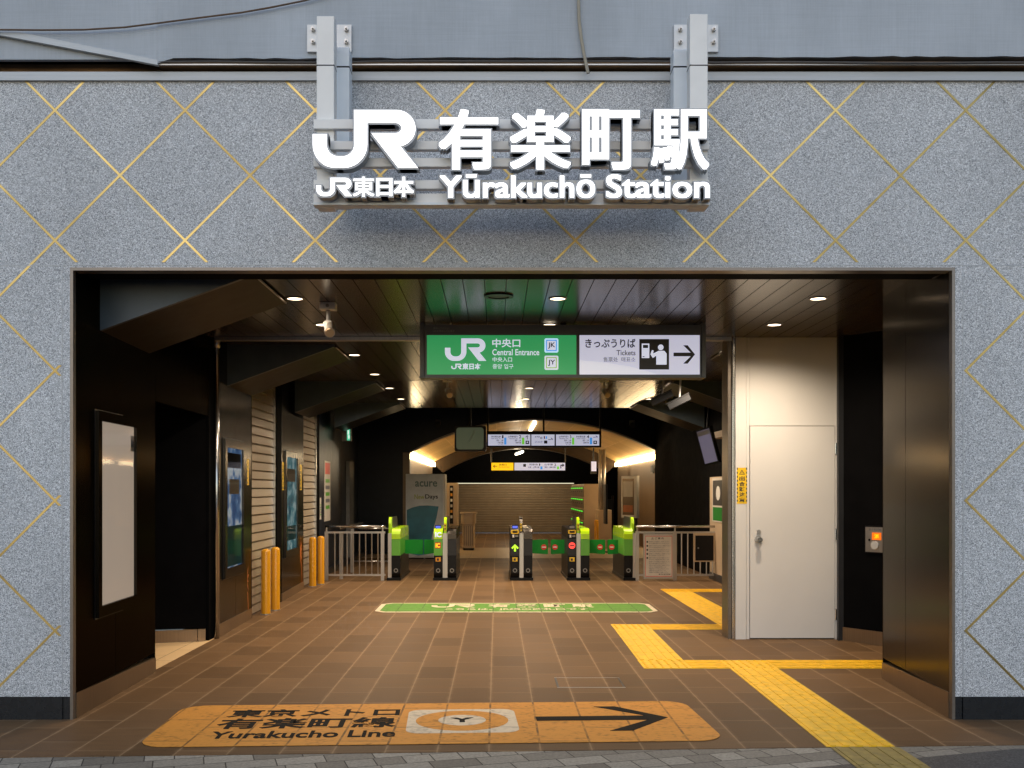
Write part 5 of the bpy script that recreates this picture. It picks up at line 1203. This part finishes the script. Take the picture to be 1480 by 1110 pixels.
mb = MB(); mb.box(PX(877, 24.6) + .002, PX(884.5, 24.6), 24.55, 24.66, PZ(735, 24.6), PZ(722, 24.6), 'blackp'); mb.build('bracket', t)
t = thing('poster_panel', (3.2, 25, 1.3), 'upright white framed poster panel beside the vault wall', 'poster panel')
mb = MB(); Yp = 25.2; f = Fr((PX(898, Yp), Yp, 0), Vector((.30, -.5, 0)).normalized(), (0, 0, 1), Vector((-.5, -.30, 0)).normalized())
mb.fbox(f, 0, .6, PZ(748, Yp), PZ(688, Yp), -.08, 0, 'white_hi'); mb.build('frame', t)
mb = MB(); mb.quad(f, .05, .5, PZ(744, Yp), PZ(692, Yp), .003, 'pier'); mb.quad(f, .08, .45, PZ(718, Yp), PZ(696, Yp), .004, 'paper'); mb.quad(f, .08, .45, PZ(740, Yp), PZ(730, Yp), .004, 'rust'); mb.build('sheet', t)
mb = MB(); mb.fbox(f, .05, .55, 0, PZ(748, Yp), -.06, -.03, 'darkgrey'); mb.build('stand', t)
mb = MB(); Yd = 31.; f = front(Yd); t = thing('info_screen', (PX(858, Yd), Yd, 2.), 'small pale screen hanging under the vault', 'screen')
mb.fbox(f, *box_px(854, 666, 862.5, 685, Yd), -.08, 0, 'darkgrey'); mb.build('housing', t)
mb = MB(); mb.quad(f, *box_px(854.6, 667, 861.9, 681, Yd), .003, 'sg_white'); mb.build('screen', t)
mb = MB(); mb.cyl((PX(858, Yd), Yd + .04, PZ(666, Yd)), (PX(858, Yd), Yd + .04, 2.9), .02, 'darkgrey', 8); mb.build('rod', t)
t = thing('wall_speaker', (PX(951, YA), YA, 2.1), 'small grey box fixed to the pier under the vault strip', 'speaker')
mb = MB(); X = AX1 - .001; mb.box(X - .1, X, 24.5, 24.9, 1.9, 2.12, 'grey'); mb.build('housing', t)
mb = MB(); mb.box(X - .104, X - .1, 24.53, 24.87, 1.93, 2.09, 'darkgrey'); mb.build('grille', t)

# posters and exit sign on the side wall
t = thing('exit_sign', (-3.0, 18, 2.4), 'green emergency exit sign projecting from the dark wall', 'exit sign')
Ye = 19.5; f = front(Ye)
mb = MB(); mb.fbox(f, *box_px(494, 618.5, 507, 637.5, Ye), -.16, 0, 'grey'); mb.build('housing', t)
mb = MB(); mb.fbox(f, *box_px(501.5, 619.5, 506, 636.5, Ye), 0, .006, 'exit'); mb.build('lit_panel', t)
mb = MB(); mb.fbox(f, *box_px(502.5, 622, 504.5, 628, Ye), .006, .008, 'exit_w'); mb.fbox(f, *box_px(503.2, 629, 505.2, 634, Ye), .006, .008, 'exit_w'); mb.build('running_figure', t)
def wposter(y0, y1, z0, z1, label, red=True):
    f = Fr((-3.0 - .0368 * (y0 - 17.2) + .004, y0, 0), Vector((-.0368, 1, 0)).normalized(), (0, 0, 1), (1, .0368, 0)); w_ = y1 - y0
    t = thing('wall_poster', f(0, z0), label, 'poster', 'paper notices on the dark wall')
    mb = MB(); mb.fbox(f, 0, w_, z0, z1, 0, .006, 'paper'); mb.build('sheet', t)
    mb = MB(); h = z1 - z0
    if red: mb.quad(f, w_ * .08, w_ * .92, z1 - h * .22, z1 - h * .03, .0075, 'red')
    for i in range(5): mb.quad(f, w_ * .15, w_ * .85, z0 + h * (.2 + i * .11), z0 + h * (.26 + i * .11), .0075, ['green', 'sg_grey'][i % 2])
    mb.build('print', t)
wposter(17.95, 18.75, .95, 2.02, 'tall paper notice with a red heading on the dark wall')
wposter(17.35, 17.5, 1.0, 1.37, 'narrow pale notice beside the tall red headed one', False)
